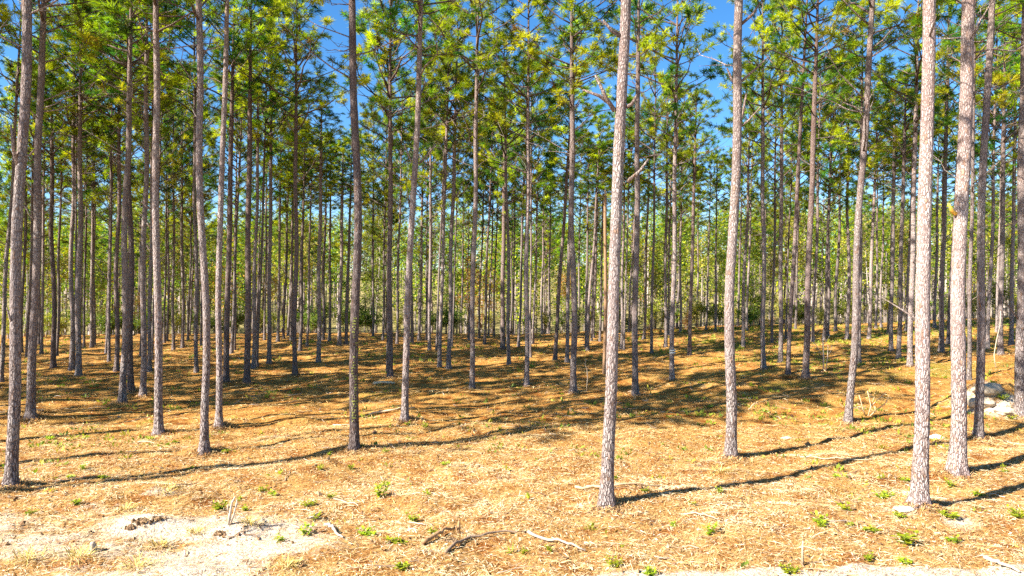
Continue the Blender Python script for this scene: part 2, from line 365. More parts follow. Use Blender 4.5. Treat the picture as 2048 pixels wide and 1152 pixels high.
GREENS = np.array([(0.085,0.16,0.012),(0.20,0.255,0.010),(0.34,0.355,0.010),(0.46,0.425,0.012),(0.055,0.115,0.014)])
def make_crown(seed, height=7.2, radius=1.9, sparse=1.0, dead=10, ntuft=44):
    """local z=0 is the foot of the live crown, the axis is straight up"""
    r = np.random.default_rng(seed); nd = MB(); lb = MB()
    z = 0.0; k = 0; az = r.uniform(0, 6.28)
    side_bias = r.uniform(0, 6.28)
    def limb(z, az, L, el, live, rad):
        d = np.array([math.cos(az)*math.cos(el), math.sin(az)*math.cos(el), math.sin(el)])
        npt = 5; t = np.linspace(0, 1, npt)
        up = r.uniform(.05,.35)*L; wob = r.normal(0, .05*L, (npt,3)); wob[0]=0
        P = np.array([0,0,z]) + d*(t*L)[:,None] + np.array([0,0,1])*(t**2*up)[:,None] + wob*t[:,None]
        R = rad*(1-.75*t)
        V,Q,T = tube(P, R, 5, True); lb.add(V,Q,T,(.6,.52,.48) if live else (1.05,1.0,.98))
        return P
    while z < height-.25:
        f = z/height
        nb = int(round(r.uniform(2.6,4.5)*sparse*(1 if f > .1 else .75)))
        prof = radius*min(1, .55+f*2.2)*(1-f**2.2)**.8 + .12
        for b in range(nb):
            az += 2*math.pi/nb*r.uniform(.7,1.3) + .4
            L = prof*r.uniform(.6,1.12)*(1+.25*math.cos(az-side_bias))
            el = math.radians(r.uniform(8,32) + 40*f**1.3)
            zz = z + r.uniform(-.15,.15)
            P = limb(zz, az, L, el, True, .008+.014*L*.9)
            base_t = GREENS[r.integers(0,len(GREENS))]
            nt_ = max(2, int(round(L*r.uniform(2.9,4.1))))
            for q in range(nt_):
                t = 1-.68*r.random()**1.4 if q else 1.0
                i = min(3, int(t*4)); fr = t*4-i
                p0 = P[i]*(1-fr)+P[i+1]*fr
                dd = P[i+1]-P[i]; dd /= np.linalg.norm(dd)+1e-9
                tw = rand_dir_about(dd, .3, 1.2, 1, r)[0] if q else dd
                tw[2] += .25; tw /= np.linalg.norm(tw)
                tl = r.uniform(.15,.6)*(1 if q else .3)
                p1 = p0+tw*tl + np.array([0,0,.1*tl])
                V,Q,T = tube(np.array([p0,(p0+p1)/2+r.normal(0,.02,3),p1]), [.008,.006,.004], 4, False); lb.add(V,Q,T,(.7,.66,.6))
                col = base_t*r.uniform(.75,1.25) if r.random()<.78 else GREENS[r.integers(0,len(GREENS))]
                if r.random() < .015: col = np.array((.22,.10,.02))
                tuft(nd, p1, tw, r, ntuft, r.uniform(.17,.27), .0165, col)
                if tl > .38 and r.random()<.8: 
                    tuft(nd, p0*.4+p1*.6 , tw+r.normal(0,.3,3), r, ntuft*2//3, r.uniform(.15,.22), .015, col)
        z += r.uniform(.42,.72)*(1-.35*f)
    for q in range(4): tuft(nd, np.array([0,0,height-.2*q]), np.array([0,0,1.0])+r.normal(0,.15,3), r, ntuft, .22, .016, GREENS[1])
    for q in range(dead):
        az = r.uniform(0,6.28); L = r.uniform(.4,1.9)*(1 if r.random()<.6 else .4); zz = r.uniform(-2.6,.6)
        P = limb(zz, az, L, math.radians(r.uniform(5,45)), False, .006+.008*L)
        if L > .8:
            for w in range(3):
                i = r.integers(1,4); dd = P[i+1]-P[i]; dd/=np.linalg.norm(dd)
                tw = rand_dir_about(dd,.4,1.0,1,r)[0]; p1 = P[i]+tw*r.uniform(.2,.55)
                V,Q,T = tube(np.array([P[i],(P[i]+p1)/2+r.normal(0,.02,3),p1]),[.007,.005,.003],4,False); lb.add(V,Q,T,(1.0,.95,.9))
    V,Q,T = tube(np.array([[0,0,-2.7],[0,0,height*.5],[0,0,height]]),[.02,.014,.006],5); lb.add(V,Q,T,(.6,.52,.48))
    return nd.mesh('crown', [NEEDLE], False), lb.mesh('limbs', [BARK])
CROWNS = [make_crown(100+i, height=random.uniform(6.4,7.8), radius=random.uniform(1.55,2.1), sparse=random.uniform(.8,1.1), dead=random.randint(6,13)) for i in range(10)]
CROWN_H = [max(v.co.z for v in c[0].vertices) for c in CROWNS]

# ------------------------------------------------------------------ trunks
def make_trunk(path, r_base, r_bh, length, near, seed, tint=(1,1,1), taper=None):
    """path(z)->(x,y) offset; radius from base to bole to tip"""
    if near:
        dz = .05; n = 22
        zs = np.concatenate([np.arange(-.25, min(length, 11), dz), np.arange(min(length,11), length, .3), [length]])
    else:
        n = 10; zs = np.concatenate([[-.25,-.05,.05,.15,.3,.6], np.arange(1, length, .7), [length]])
    zs = np.unique(zs)
    zc = np.maximum(zs,0)
    top = r_bh*.5
    R = r_bh + (r_base-r_bh)*np.exp(-zc/.32) + .32*r_bh*np.exp(-zc/.09)
    R = R*np.where(zc < 8, 1-.028*zc, np.maximum(.1, (1-.028*8)*(1-(zc-8)/(length-8)*.9)))
    P = np.stack([path(zc)[0], path(zc)[1], zs], -1)
    th = np.arange(n)/n*2*np.pi
    if near:
        cx = np.cos(th)*3; cy = np.sin(th)*3
        b = .13*(fbm(cx[None,:]*1.6+zs[:,None]*.0+seed, cy[None,:]*1.6+zs[:,None]*5.5, seed, 3)-.45)
        b += .10*(noise2(cx[None,:]*3.1+40, cy[None,:]*3.1+zs[:,None]*14, seed+5)-.5)
        b += .25*np.exp(-zc/.18)[:,None]*(np.cos(th*random.choice([3,4,5])+seed)[None,:])*.5
    else:
        b = .10*(fbm(np.cos(th)[None,:]*2+seed, np.sin(th)[None,:]*2+zs[:,None]*2.2, seed, 2)-.4)
    V,Q,T = tube(P, R, n, True, b)
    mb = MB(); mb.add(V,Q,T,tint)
    return mb.mesh('trunk', [BARK])

FAR_TRUNKS = []
for i in range(8):
    a1,a2,ph = random.uniform(.02,.09), random.uniform(.02,.06), random.uniform(0,6)
    def pth(z, a1=a1, a2=a2, ph=ph):
        w = np.minimum(z/2, 1)*np.clip((9-z)/3, 0, 1)
        return (a1*np.sin(z*.55+ph)*w, a2*np.cos(z*.7+ph)*w)
    FAR_TRUNKS.append(make_trunk(pth, .115, .088, 15, False, 300+i))   # for 15 m tree, dbh .176

def stub(parent, root, pts, radii, tint=(1.0,.95,.92), name='dead_branch', mat=None):
    V,Q,T = tube(np.array([Vector(p)-root for p in pts]), radii, 7, True)
    mb = MB(); mb.add(V,Q,T,tint)
    return link(name, mb.mesh(name, [mat or BARK]), parent)

TREES = []
def pine(bx, by, w, x400=None, x0=None, wb=None, pos=None, crown=True, label=None, group='pines of the plantation',
         tint=(1,1,1), stubs=(), ch=None, hgt=None, mids=()):
    p = at(bx, by) if pos is None else Vector((pos[0], pos[1], float(H(pos[0], pos[1]))))
    Y = p.y
    seed = len(TREES)*13+7; r = random.Random(seed)
    hgt = hgt or r.uniform(12.9, 15.4)
    px_ = bx if bx else 1024+p.x/p.y*F
    if p.y > 21 and any(a < px_ < b for a, b in ((598,705),(1078,1112),(1170,1262),(1376,1440),(1745,1800),(85,135))):
        hgt = min(hgt, r.uniform(10.6,12.0)); ch = min(ch or 7.2, 7.2)
    ch = ch or (r.uniform(7.4, 8.7) if by > 722 or pos is not None else r.uniform(5.8, 7.6))
    root = bpy.data.objects.new('pine_tree', None); C.objects.link(root); root.location = p
    root.empty_display_size = .3
    near = (w >= 12.5) and pos is None
    ci = r.randrange(len(CROWNS)); top_s = (hgt-ch)/CROWN_H[ci]
    if pos is None and (near or x400 is not None and w >= 8):
        pts = [(0.0, 0.0)]
        for (xx, yy) in sorted(list(mids)+([(x400,400)] if x400 is not None else [])+([(x0,0)] if x0 is not None else []), key=lambda t:-t[1]):
            zz = CAM_H + (576-yy)/F*Y - p.z; xo = (xx-bx)/F*Y
            if zz > pts[-1][0]+.3: pts.append((zz, xo))
        pts = [q for q in pts if q[0] <= ch or len(pts) <= 2 or q is pts[1]]
        zk = np.array([q[0] for q in pts]); xk = np.array([q[1] for q in pts])
        if len(zk) == 1: zk = np.array([0,8.]); xk = np.array([0,.2])
        sl = (xk[-1]-xk[-2])/(zk[-1]-zk[-2]); sl = max(-.05, min(.08, sl)) if len(zk)>2 else sl
        zk = np.append(zk, 20.); xk = np.append(xk, xk[-1]+sl*(20-zk[-2]))
        wa, wp = r.uniform(.012,.045), r.uniform(0,6); yl = r.uniform(-.012,.012)
        zz = np.linspace(0, 20, 81); xx = np.interp(zz, zk, xk)
        ker = np.hanning(13); ker /= ker.sum(); xs = np.convolve(np.pad(xx, 6, 'edge'), ker, 'valid'); xs -= xs[0]
        xs[zz > ch] = np.interp(ch, zz, xs) + sl*(zz[zz > ch]-ch)
        def path(z):
            ww = np.clip(z/1.5,0,1)*np.clip((ch-z)/2,0,1)
            return (np.interp(z, zz, xs)+wa*np.sin(z*1.1+wp)*ww, yl*z+wa*.7*np.cos(z*.9+wp)*ww)
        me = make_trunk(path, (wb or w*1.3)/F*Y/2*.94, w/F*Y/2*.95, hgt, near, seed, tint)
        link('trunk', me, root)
        cx, cy = [float(v) for v in path(np.array(ch))]
        ax = Vector((sl, yl, 1)).normalized()
        rot = ax.to_track_quat('Z','Y').to_matrix().to_4x4()
        cm = Matrix.Translation((cx, cy, ch))@rot
        root['lean'] = float(sl)
    else:
        lean = r.gauss(.02,.012)
        if x400 is not None:
            lean = (x400-bx)/(by-400)
        ly = r.uniform(-.015,.015)
        ax = Vector((lean, ly, 1)).normalized(); rot = ax.to_track_quat('Z','Y').to_matrix().to_4x4()
        t = link('trunk', FAR_TRUNKS[r.randrange(8)], root)
        s = (w/F*Y)/.184 if pos is None else w*.92
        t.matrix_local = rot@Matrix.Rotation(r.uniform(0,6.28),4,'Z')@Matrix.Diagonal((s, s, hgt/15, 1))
        cm = rot@Matrix.Translation((0,0,ch))
    if crown:
        c, l = CROWNS[ci]
        spin = Matrix.Rotation(r.uniform(0,6.28),4,'Z')
        wsc = r.uniform(.85,1.15)
        sc = Matrix.Diagonal((wsc,wsc,top_s,1))
        for nm, me in (('crown',c),('limbs',l)):
            o = link(nm, me, root); o.matrix_local = cm@spin@sc
    if pos is None and not stubs and w >= 7.5:
        for k in range(r.randint(2,5)):
            zh = r.uniform(2.2, ch-.3); az = r.uniform(0,6.28); Ls = r.choice([.12,.2,.3,.4,.6])*r.uniform(.8,1.2)
            if near or (x400 is not None and w >= 8): bxx, byy = [float(v) for v in path(np.array(zh))]
            else: bxx, byy = lean*zh, ly*zh
            d = Vector((math.cos(az), math.sin(az), r.uniform(.1,.8)))
            b0 = p+Vector((bxx,byy,zh)); b1 = b0+d*Ls*.55+Vector((0,0,.02)); b2 = b0+d*Ls+Vector((r.uniform(-.05,.05),r.uniform(-.05,.05),.06*r.random()))
            stub(root, p, [b0,b1,b2], [.012+.006*Ls,.010+.003*Ls,.004], (1.0,.95,.9))
    for (a, b, rad, *rest) in stubs:
        P = []
        pts = [a]+([rest[0]] if rest and rest[0] else [])+[b]
        dys = [0, .12, .25] if len(pts)==3 else [0,.2]
        for (q, dy) in zip(pts, dys):
            P.append(((q[0]-1024)/F*(Y-dy*.6), Y-dy*.6, CAM_H+(576-q[1])/F*(Y-dy*.6)))
        if len(P)==2:
            m_ = [(P[0][i]*.5+P[1][i]*.5) for i in range(3)]; m_[2] -= .04; P = [P[0], m_, P[1]]
        col = rest[1] if len(rest) > 1 else (1.05,1.0,.95)
        stub(root, p, P, [rad, rad*.8, rad*.45], col, mat=TWIG if len(rest)>1 else None)
    if label: tag(root, label, 'pine tree', group)
    TREES.append(dict(o=root, bx=bx, by=by, w=w, label=label, pos=pos, p=p))
    return root

# --- the near pines, each with its own label (nick = how other labels refer to it)
ANCH = []
def near(nick, label, *a, **k):
    o = pine(*a, label=label, **k); ANCH.append((a[0], nick)); return o
near('left edge pine', 'left edge pine: rough grey trunk nearest the left side, side branch low down', 22, 972, 22, 38.5, 47, wb=28, mids=[(31,620),(44,280)], ch=8.2,
     stubs=[((36,332),(22,250),.03,(27,300)),((28,655),(14,615),.02),((50,312),(69,298),.018)])
near('bare-stub pine', 'bare-stub pine: straight grey trunk right of the left edge pine, two thin dead branches', 62, 835, 16, 72.5, 76, wb=21, mids=[(67,620)],
     stubs=[((70,397),(49,355),.02),((70,442),(48,410),.02)])
near('three-stub pine', 'three-stub pine: tall trunk with three short broken stubs on its left side', 318, 870, 15.5, 314, 322, wb=23, mids=[(312,620),(313,280)],
     stubs=[((308,421),(283,403),.02),((308,459),(294,446),.018),((308,500),(294,491),.018)])
near('S-curved pine', 'S-curved pine: straight lower trunk bending left higher up, beside the leaning slim pine', 409, 905, 15.5, 403, 400, wb=23, mids=[(409.5,620),(401,280)])
near('leaning slim pine', 'leaning slim pine: crooked narrow trunk leaning right, right beside the S-curved pine', 438, 854, 12.5, 443, 455, wb=18, mids=[(440,740),(433,620),(446,280)],
     stubs=[((444,440),(430,425),.014)])
near('lichen pine', 'lichen pine: thick dark shaded trunk with yellow green lichen streaks low down', 709, 900, 18.5, 715, 715, wb=24, mids=[(710.5,740),(710,620),(713,520),(712,280)], tint=(.66,.62,.62), stubs=[((707,326),(697,324),.02)])  # dark tint paints the shade on this trunk into its bark
near('bowed pine', 'bowed pine: sunlit trunk that bows and leans right, forking limbs high up', 810, 840, 14, 830, 848, wb=18, mids=[(811,740),(812,620),(820,520),(834,280)],
     stubs=[((823,322),(808,286),.022),((838,327),(872,287),.025),((819,415),(813,368),.016)])
near('big centre pine', 'big centre pine: thick flaky trunk in front with forked dead stub on its left', 1213, 1013, 26, 1238.6, 1250, wb=38, mids=[(1217,860),(1227,620),(1233,520),(1240,280)], ch=8.6,
     stubs=[((1229,222),(1191,150),.035,(1212,196)),((1221,208),(1166,180),.03,(1199,192)),((1254,214),(1274,190),.03),((1241,72),(1206,40),.03),((1254,364),(1297,318),.028,(1280,342))])
near('forked-stub pine', 'forked-stub pine: pale sunlit trunk with long bare side branches near its top', 1461, 915, 21.5, 1467, 1477, wb=30, mids=[(1462.5,800),(1461,620),(1465,520),(1469,280)], ch=8.6,
     stubs=[((1477,168),(1537,114),.025,(1505,143)),((1472,170),(1454,136),.03),((1474,262),(1493,186),.032,(1486,225)),((1474,258),(1520,215),.022),((1483,48),(1524,0),.03,(1504,30))])
near('pale leaning pine', 'pale leaning pine: bright trunk leaning right, between the forked-stub pine and bare bush', 1697, 845, 14.5, 1721, 1738, wb=19, mids=[(1704,740),(1711,620),(1716,520),(1728,280)],
     stubs=[((1742,98),(1787,54),.02,(1766,80)),((1718,336),(1710,324),.016)])
near('white front pine', 'white front pine: very bright thick trunk in front, sandy patch at its foot', 1838, 1008, 29, 1853, 1858, wb=40, mids=[(1843.5,860),(1847,620),(1851,520),(1854.5,280)], tint=(1.3,1.26,1.25), ch=8.6)  # raised tint: full sun on the trunk painted into the bark colour
near('yellow-stub pine', 'yellow-stub pine: thick bright trunk with a freshly broken yellow stub', 1915, 945, 29, 1925, 1938, wb=40, mids=[(1919,860),(1917.5,620),(1919,520),(1929.5,280)], tint=(1.3,1.26,1.25), ch=8.6,  # tint above neutral puts the direct sunlight into the bark
     stubs=[((1912,428),(1897,407),.035,None,(.75,.45,.08))])
near('two-toned pine', 'two-toned pine: crooked trunk dark on the left side, before the pale earth mound', 1957, 875, 16, 1967, 1982, wb=22, mids=[(1965,740),(1963,620),(1963,520),(1974,280)])
near('right edge pine', 'right edge pine: knotted bright trunk cut by the right side of the picture', 2041, 830, 19, 2044, 2049, wb=22, mids=[(2041,620)],
     stubs=[((2038,640),(1990,560),.014,(2015,610))])

# --- mid and back rows: base x, base y, width, x at y=400, x at y=0
ROWS = """2 764 8 23 34|43 705 6|55 715 7|83 707 6|107 735 9.5 107 110|113 712 6|143 740 9 146|157 752 11 159 165|148 739 4.5|168 697 4.5|184 695 7 186|189 690 4.5|212 707 4.5|218 723 6|233 742 9 238 243
245 805 13 251.5 262|262 783 12 261 266|286 792 11.5 291 290|281 712 4.5|299 743 8 303 306|304 720 5|329 686 4.5|334 681 4.5|347 700 6 348|365 696 7 364|376 680 4.5|393 745 8 392 390|402 690 4.5
452 764 12 459 468|463 707 7|469 700 5|494 768 12.6 499 500|507 737 8 514 520|514 733 5.5|538 727 9 540 545|529 680 4.5|556 683 6|567 678 5|582 681 5|590 750 10 592 592|600 702 7|614 692 5|637 725 9 642 648|646 680 6|659 681 6|679 690 8 684|692 690 7 700
746 672 4.5|766 680 4.5|780 755 11 780 783|773 745 3|794 688 5|824 687 7|838 682 6|859 700 6.5 861|853 680 4|879 733 8 889 900|873 700 4.5 884|897 737 9.5 906 914|904 695 3.5|937 680 4.5|944 778 10.5 950 965|958 676 4.5|969 688 6|977 673 3.5|988 673 3.5|1005 698 9.5 1008 1012|1018 728 7.5 1013 1012|1027 671 3.5|1037 693 5.5 1047|1053 772 10 1055 1064|1061 715 4.5 1062|1066 688 5|1084 668 4.5|1099 664 3.5|1110 720 8 1131 1146|1134 725 8 1140|1147 785 13 1145 1147|1157 665 4|1172 695 5.5 1176|1175 700 6.5 1192|1183 682 4.5|1200 683 5
1243 698 6.5|1248 700 4|1258 664 5|1270 790 12.6 1274 1295|1288 678 6|1303 706 6 1308|1331 694 7 1333|1336 670 4.5|1344 760 10 1350 1357|1361 665 5|1379 711 8 1387 1394|1412 660 4|1431 662 4.5
1486 693 7 1496|1493 662 5|1527 738 10 1527 1525|1544 685 5.5|1561 725 9 1562 1568|1571 678 4|1576 748 9 1594 1612|1591 658 4.5|1611 757 12.6 1621 1633|1626 683 6.5|1648 680 5.5|1655 672 6|1671 662 6|1694 678 7 1697
1718 728 8 1722|1738 678 7|1752 657 5|1762 655 4.5|1777 668 6.5|1782 702 8 1787 1791|1797 718 8.5 1804 1812|1813 662 5.5|1820 733 10.5 1829 1840
1869 655 6|1882 705 10 1888 1895|1896 688 6.5|1938 760 8 1942 1948|1975 697 7.5|2001 710 10 2006 2012|1994 664 6|2022 690 8 2025"""
for row in ROWS.replace('\n', '|').split('|'):
    v = [float(t) for t in row.split()]
    if abs(v[0]-1344) < .5:
        o = pine(*v, label='pine banded with two pale rings round its trunk, behind the forked-stub pine')
        p = at(1344,760)                      # survey tape round the bole
        for yy in (701, 705.5):
            z = CAM_H + (576-yy)/F*p.y - p.z; x = z*(1350-1344)/360
            V,Q,T = tube([(x,0,z-.02),(x,0,z),(x,0,z+.02)], [.098,.1,.098], 14, True); mb = MB(); mb.add(V,Q,T,(.36,.38,.38)); link('tape_band', mb.mesh('tape_band',[STRAW]), o)
    else:
        shade_tint = v[0] in (1005,1110,1037,494,262,590,780,1576,1611,1379,1303,233,107,452)  # trunks seen in shade; the shade is painted as a darker bark tint
        pine(*v, tint=(.72,.66,.64) if shade_tint else (1,1,1))

# labels of the rows: counted between the named near pines
ORD = ['first','second','third','fourth','fifth','sixth','seventh','eighth','ninth','tenth','eleventh','twelfth','thirteenth','fourteenth','fifteenth','sixteenth','seventeenth','eighteenth','nineteenth','twentieth']
def gap_of(x):
    a = [n for (bx, n) in ANCH if bx < x]; b = [n for (bx, n) in ANCH if bx >= x]
    return (a[-1] if a else None, b[0] if b else None)
buckets = {}
for t in TREES:
    if t['label']: continue
    tier = 'mid-row' if t['by'] >= 722 else 'back-row'
    buckets.setdefault((gap_of(t['bx']), tier), []).append(t)
for ((a, b), tier), L in buckets.items():
    L.sort(key=lambda t: t['bx'])
    for i, t in enumerate(L):
        size = 'slim' if t['w'] < 8 else 'medium'
        if tier == 'back-row': size = 'thin' if t['w'] < 5.2 else 'slim'
        ordn = lambda k: 'first' if k == 0 else ORD[k]
        if a and (not b or i < len(L)/2): what = f'{ordn(i)} {tier} pine to the right of the {a}'
        else: what = f'{ordn(len(L)-1-i)} {tier} pine to the left of the {b}'
        t['label'] = f'{size} trunk, {what}'
        tag(t['o'], t['label'], 'pine tree', 'pines of the plantation')

# --- pines outside the frame on the left: their trunk shadows cross the foreground
for (x, y) in [(-11.2,8.0),(-10.2,10.6),(-12.6,11.9),(-11.8,14.3),(-14.6,13.2),(-16.0,15.6),(-14.8,17.2),(-18.2,17.4),(-20,15.0),(-17.6,20.2),(-21,21),(-23,18.5),(-24,24),(-20.5,25),(-27,27),(-22.5,12),(-25.5,15),(-28,18.5),(-26.5,21.5),(-30.5,22),(-31,15),(-33,26),(-29.5,29),(-35,19),(-33.5,32),(-37,24),(-27.5,11),(-36,29),(-29.5,34),(-38,35),(-24.5,29.5),(-32,37),(-40,29),(-19.2,12.4),(-21.4,15.6),(-23.6,9.6),(-24.2,12.8),(-26.2,17.6),(-29.4,13.2),(-22.4,19),(-25.3,22.8),(-30.8,18.2),(-17.2,13.0),(-33.4,21.6),(-28.2,24.2),(-19.4,21.6),(-23,27),(-33,29)]:
    o = pine(0, 0, random.uniform(.85,1.15), pos=(x, y), group='pines outside the frame')
    tag(o, 'grey plantation pine left of the picture, casting a long shadow into it', 'pine tree', 'pines left of the picture')

# ------------------------------------------------------------------ far pines beyond the clearing edge
r_ = random.Random(5)
taken = [(t['p'].x, t['p'].y) for t in TREES]
def free(x, y, d):
    return all((x-a)**2+(y-b)**2 > d*d for a, b in taken)
far = 0; tries = 0; FARS = {}
while far < 135 and tries < 9000:
    tries += 1
    y = 37 + 38*r_.random()**.85; x = r_.uniform(-.79, .79)*y
    if not free(x, y, 2.1 if y > 44 else 2.5): continue
    px = 1024+x/y*F
    # a thinner stand in the middle lets the far slope and sky show through
    if 640 < px < 1080 and r_.random() < .45: continue
    taken.append((x, y)); far += 1
    o = pine(px, 0, r_.uniform(.7,1.05), pos=(x, y), ch=r_.uniform(4.2,7.2), hgt=r_.uniform(10.2,13.2))
    FARS.setdefault(gap_of(px), []).append((px, o))
for (a, b), L in FARS.items():
    L.sort(key=lambda e: e[0])
    for i, (px, o) in enumerate(L):
        if a and (not b or i < len(L)/2): where = f'{ORD[i]} one to the right of the {a}'
        else: where = f'{ORD[len(L)-1-i]} one to the left of the {b}'
        tag(o, f'thin far pine beyond the bushes, {where}', 'pine tree', 'far pines beyond the bushes')

# ------------------------------------------------------------------ broken snag
p = at(1208, 747)
root = bpy.data.objects.new('broken_pine_trunk', None); C.objects.link(root); root.location = p
tag(root, 'broken orange-brown dead pine stem without top, just left of the big centre pine', 'dead tree')
zt = CAM_H+(576-392)/F*p.y-p.z
mb = MB(); zs = np.linspace(-.2, zt, 40)
V,Q,T = tube(np.stack([zs*.012+.03*np.sin(zs*.8), zs*0, zs],-1), .062-.0016*zs, 9, True, .12*(fbm(np.cos(np.arange(9))[None,:]*2, zs[:,None]*2.5, 9, 2)-.4)); mb.add(V,Q,T,(.27,.16,.09))
link('trunk', mb.mesh('trunk',[TWIG]), root)
mb = MB()
for k in range(4):
    a = k*1.6; b0 = np.array([zt*.012+.03*math.sin(zt*.8)+.03*math.cos(a), .03*math.sin(a), zt-.05])
    V,Q,T = tube(np.array([b0, b0+[0,0,.12], b0+[.01,0,.2+.06*k]]), [.018,.013,.003], 5); mb.add(V,Q,T,(.62,.42,.22))
link('splintered_top', mb.mesh('splintered_top',[TWIG]), root)

# lichen on the dark pine: pale flakes stuck to the bark
ltree = [t for t in TREES if t['bx']==709][0]
mb = MB(); r = np.random.default_rng(3); Yl = ltree['p'].y
trk = [c for c in ltree['o'].children if c.name.startswith('trunk')][0].data
co = np.empty(len(trk.vertices)*3, np.float32); trk.vertices.foreach_get('co', co); co = co.reshape(-1,3)
no = np.empty(len(trk.vertices)*3, np.float32); trk.vertices.foreach_get('normal', no); no = no.reshape(-1,3)
sel = np.where((co[:,2]>.5)&(co[:,2]<2.45)&(no[:,1]<-.35)&(np.abs(no[:,0]-.25)<.55))[0]
for i in r.choice(sel, 230):
    if noise2(co[i,0]*12, co[i,2]*3.2, 4) < .56: continue
    n = no[i]; a = np.cross(n, r.normal(size=3)); a /= np.linalg.norm(a); b = np.cross(n, a); s = r.uniform(.005,.016)
    c = co[i]+n*.006
    mb.add([c-a*s-b*s*.6, c+a*s-b*s+n*.004, c+a*s*.8+b*s, c-a*s+b*s*1.3+n*.006], [[0,1,2,3]], None, np.array((.22,.23,.06))*r.uniform(.5,1.2))
link('lichen', mb.mesh('lichen',[STRAW],False), ltree['o'])

# ------------------------------------------------------------------ broadleaf shrubs and saplings at the clearing edge
def leaves(mb, P, r, size, cols, flat=.3):
    n = len(P); D = r.normal(size=(n,3)); D[:,2]*=flat+.4; D/=np.linalg.norm(D,axis=1)[:,None]
    s_ = np.cross(D, r.normal(size=(n,3))); s_/=np.linalg.norm(s_,axis=1)[:,None]
    L = size*r.uniform(.6,1.3,(n,1))
    V = np.stack([P, P+D*L*.5+s_*L*.3, P+D*L, P+D*L*.5-s_*L*.3],1)
    c = cols[r.integers(0,len(cols),n)]*r.uniform(.7,1.3,(n,1))
    mb.add(V.reshape(-1,3), np.arange(n)[:,None]*4+np.array([[0,1,2,3]]), None, np.repeat(c,4,0))
PAL = {
 'green': np.array([(.10,.16,.02),(.16,.22,.02),(.23,.27,.025),(.30,.30,.03)]),
 'yellow': np.array([(.38,.34,.04),(.30,.30,.035),(.46,.36,.05),(.20,.23,.03)]),
 'rust': np.array([(.50,.18,.04),(.52,.26,.06),(.38,.16,.04),(.34,.28,.05)]),
 'dark': np.array([(.08,.14,.02),(.13,.18,.02),(.20,.23,.025)]),
}
def make_shrub(seed, h, w, pal, nst=6, nl=1500, size=.10):
    r = np.random.default_rng(seed); st = MB(); lf = MB(); tips = []
    for k in range(nst):
        a = r.uniform(0,6.28); out = r.uniform(.2,1)*w; hh = h*r.uniform(.6,1)
        P = np.array([[.05*math.cos(a),.05*math.sin(a),-.1],[out*.35*math.cos(a),out*.35*math.sin(a),hh*.4],[out*.7*math.cos(a+.2),out*.7*math.sin(a+.2),hh*.75],[out*math.cos(a),out*math.sin(a),hh]])
        P[1:]+=r.normal(0,.06,(3,3))
        V,Q,T = tube(P,[.02,.015,.01,.005],5); st.add(V,Q,T,(.32,.26,.2))
        for q in range(7):
            t = r.uniform(.25,1); i=min(2,int(t*3)); f=t*3-i; b=P[i]*(1-f)+P[i+1]*f
            e = b+np.array([*r.normal(0,.3,2)*w,r.uniform(.0,.35)]); tips.append((b,e))
            V,Q,T = tube(np.array([b,(b+e)/2+r.normal(0,.03,3),e]),[.007,.005,.003],4,False); st.add(V,Q,T,(.3,.24,.18))
    idx = r.integers(0,len(tips),nl); t = r.uniform(.2,1.1,nl)[:,None]
    B = np.array([a for a,b in tips])[idx]; E = np.array([b for a,b in tips])[idx]
    P = B*(1-t)+E*t+r.normal(0,.09,(nl,3)); P[:,2]=np.maximum(P[:,2],.05)
    leaves(lf, P, r, size, PAL[pal])
    return st.mesh('stems',[TWIG]), lf.mesh('foliage',[LEAF],False)
SHR = {'green':[make_shrub(1,2.0,.9,'green'),make_shrub(2,2.8,1.0,'green',8,2200)],'yellow':[make_shrub(3,1.7,.9,'yellow'),make_shrub(4,2.4,.9,'yellow',7,1700)],
       'rust':[make_shrub(5,2.2,.9,'rust',6,1200),make_shrub(55,1.6,.8,'rust',6,900)],'dark':[make_shrub(6,2.4,1.2,'dark',8,2400,.12),make_shrub(7,1.8,1.1,'dark',8,2000,.12)]}
def sapling_mesh(seed, h, pal, nl=1600, size=.11, r0=.045):
    r = np.random.default_rng(seed); st = MB(); lf = MB(); tips=[]
    zs = np.linspace(-.1,h,9); P = np.stack([.12*np.sin(zs*.7+seed),.12*np.cos(zs*.5+seed),zs],-1)
    V,Q,T = tube(P, r0*(1-.85*zs.clip(0)/h), 7); st.add(V,Q,T,(.36,.31,.27))
    for k in range(22):
        t = r.uniform(.3,.98); b = np.array([np.interp(t*h,zs,P[:,0]),np.interp(t*h,zs,P[:,1]),t*h]); a=r.uniform(0,6.28); L=(.35+1.3*(1-t))*r.uniform(.6,1.1)
        e = b+np.array([math.cos(a)*L,math.sin(a)*L,L*r.uniform(.3,.9)])
        m_=(b+e)/2+r.normal(0,.05,3); V,Q,T=tube(np.array([b,m_,e]),[.012,.008,.003],4,False); st.add(V,Q,T,(.34,.28,.22)); tips.append((b,e))
        for w in range(2):
            e2=m_+r.normal(0,.3,3)+[0,0,.15]; V,Q,T=tube(np.array([m_,(m_+e2)/2,e2]),[.007,.005,.003],4,False); st.add(V,Q,T,(.34,.28,.22)); tips.append((m_,e2))
    idx=r.integers(0,len(tips),nl); t=r.uniform(.35,1.1,nl)[:,None]
    B=np.array([a for a,b in tips])[idx]; E=np.array([b for a,b in tips])[idx]
    leaves(lf, B*(1-t)+E*t+r.normal(0,.12,(nl,3)), r, size, PAL[pal])
    return st.mesh('trunk',[TWIG]), lf.mesh('crown',[LEAF],False)
SAP = {'green':[sapling_mesh(11,6.2,'green',2200),sapling_mesh(12,4.6,'green')],'yellow':[sapling_mesh(13,5.4,'yellow'),sapling_mesh(14,4.2,'yellow',1200)],
       'rust':[sapling_mesh(15,6.0,'rust',1500),sapling_mesh(16,4.0,'rust',900)]}
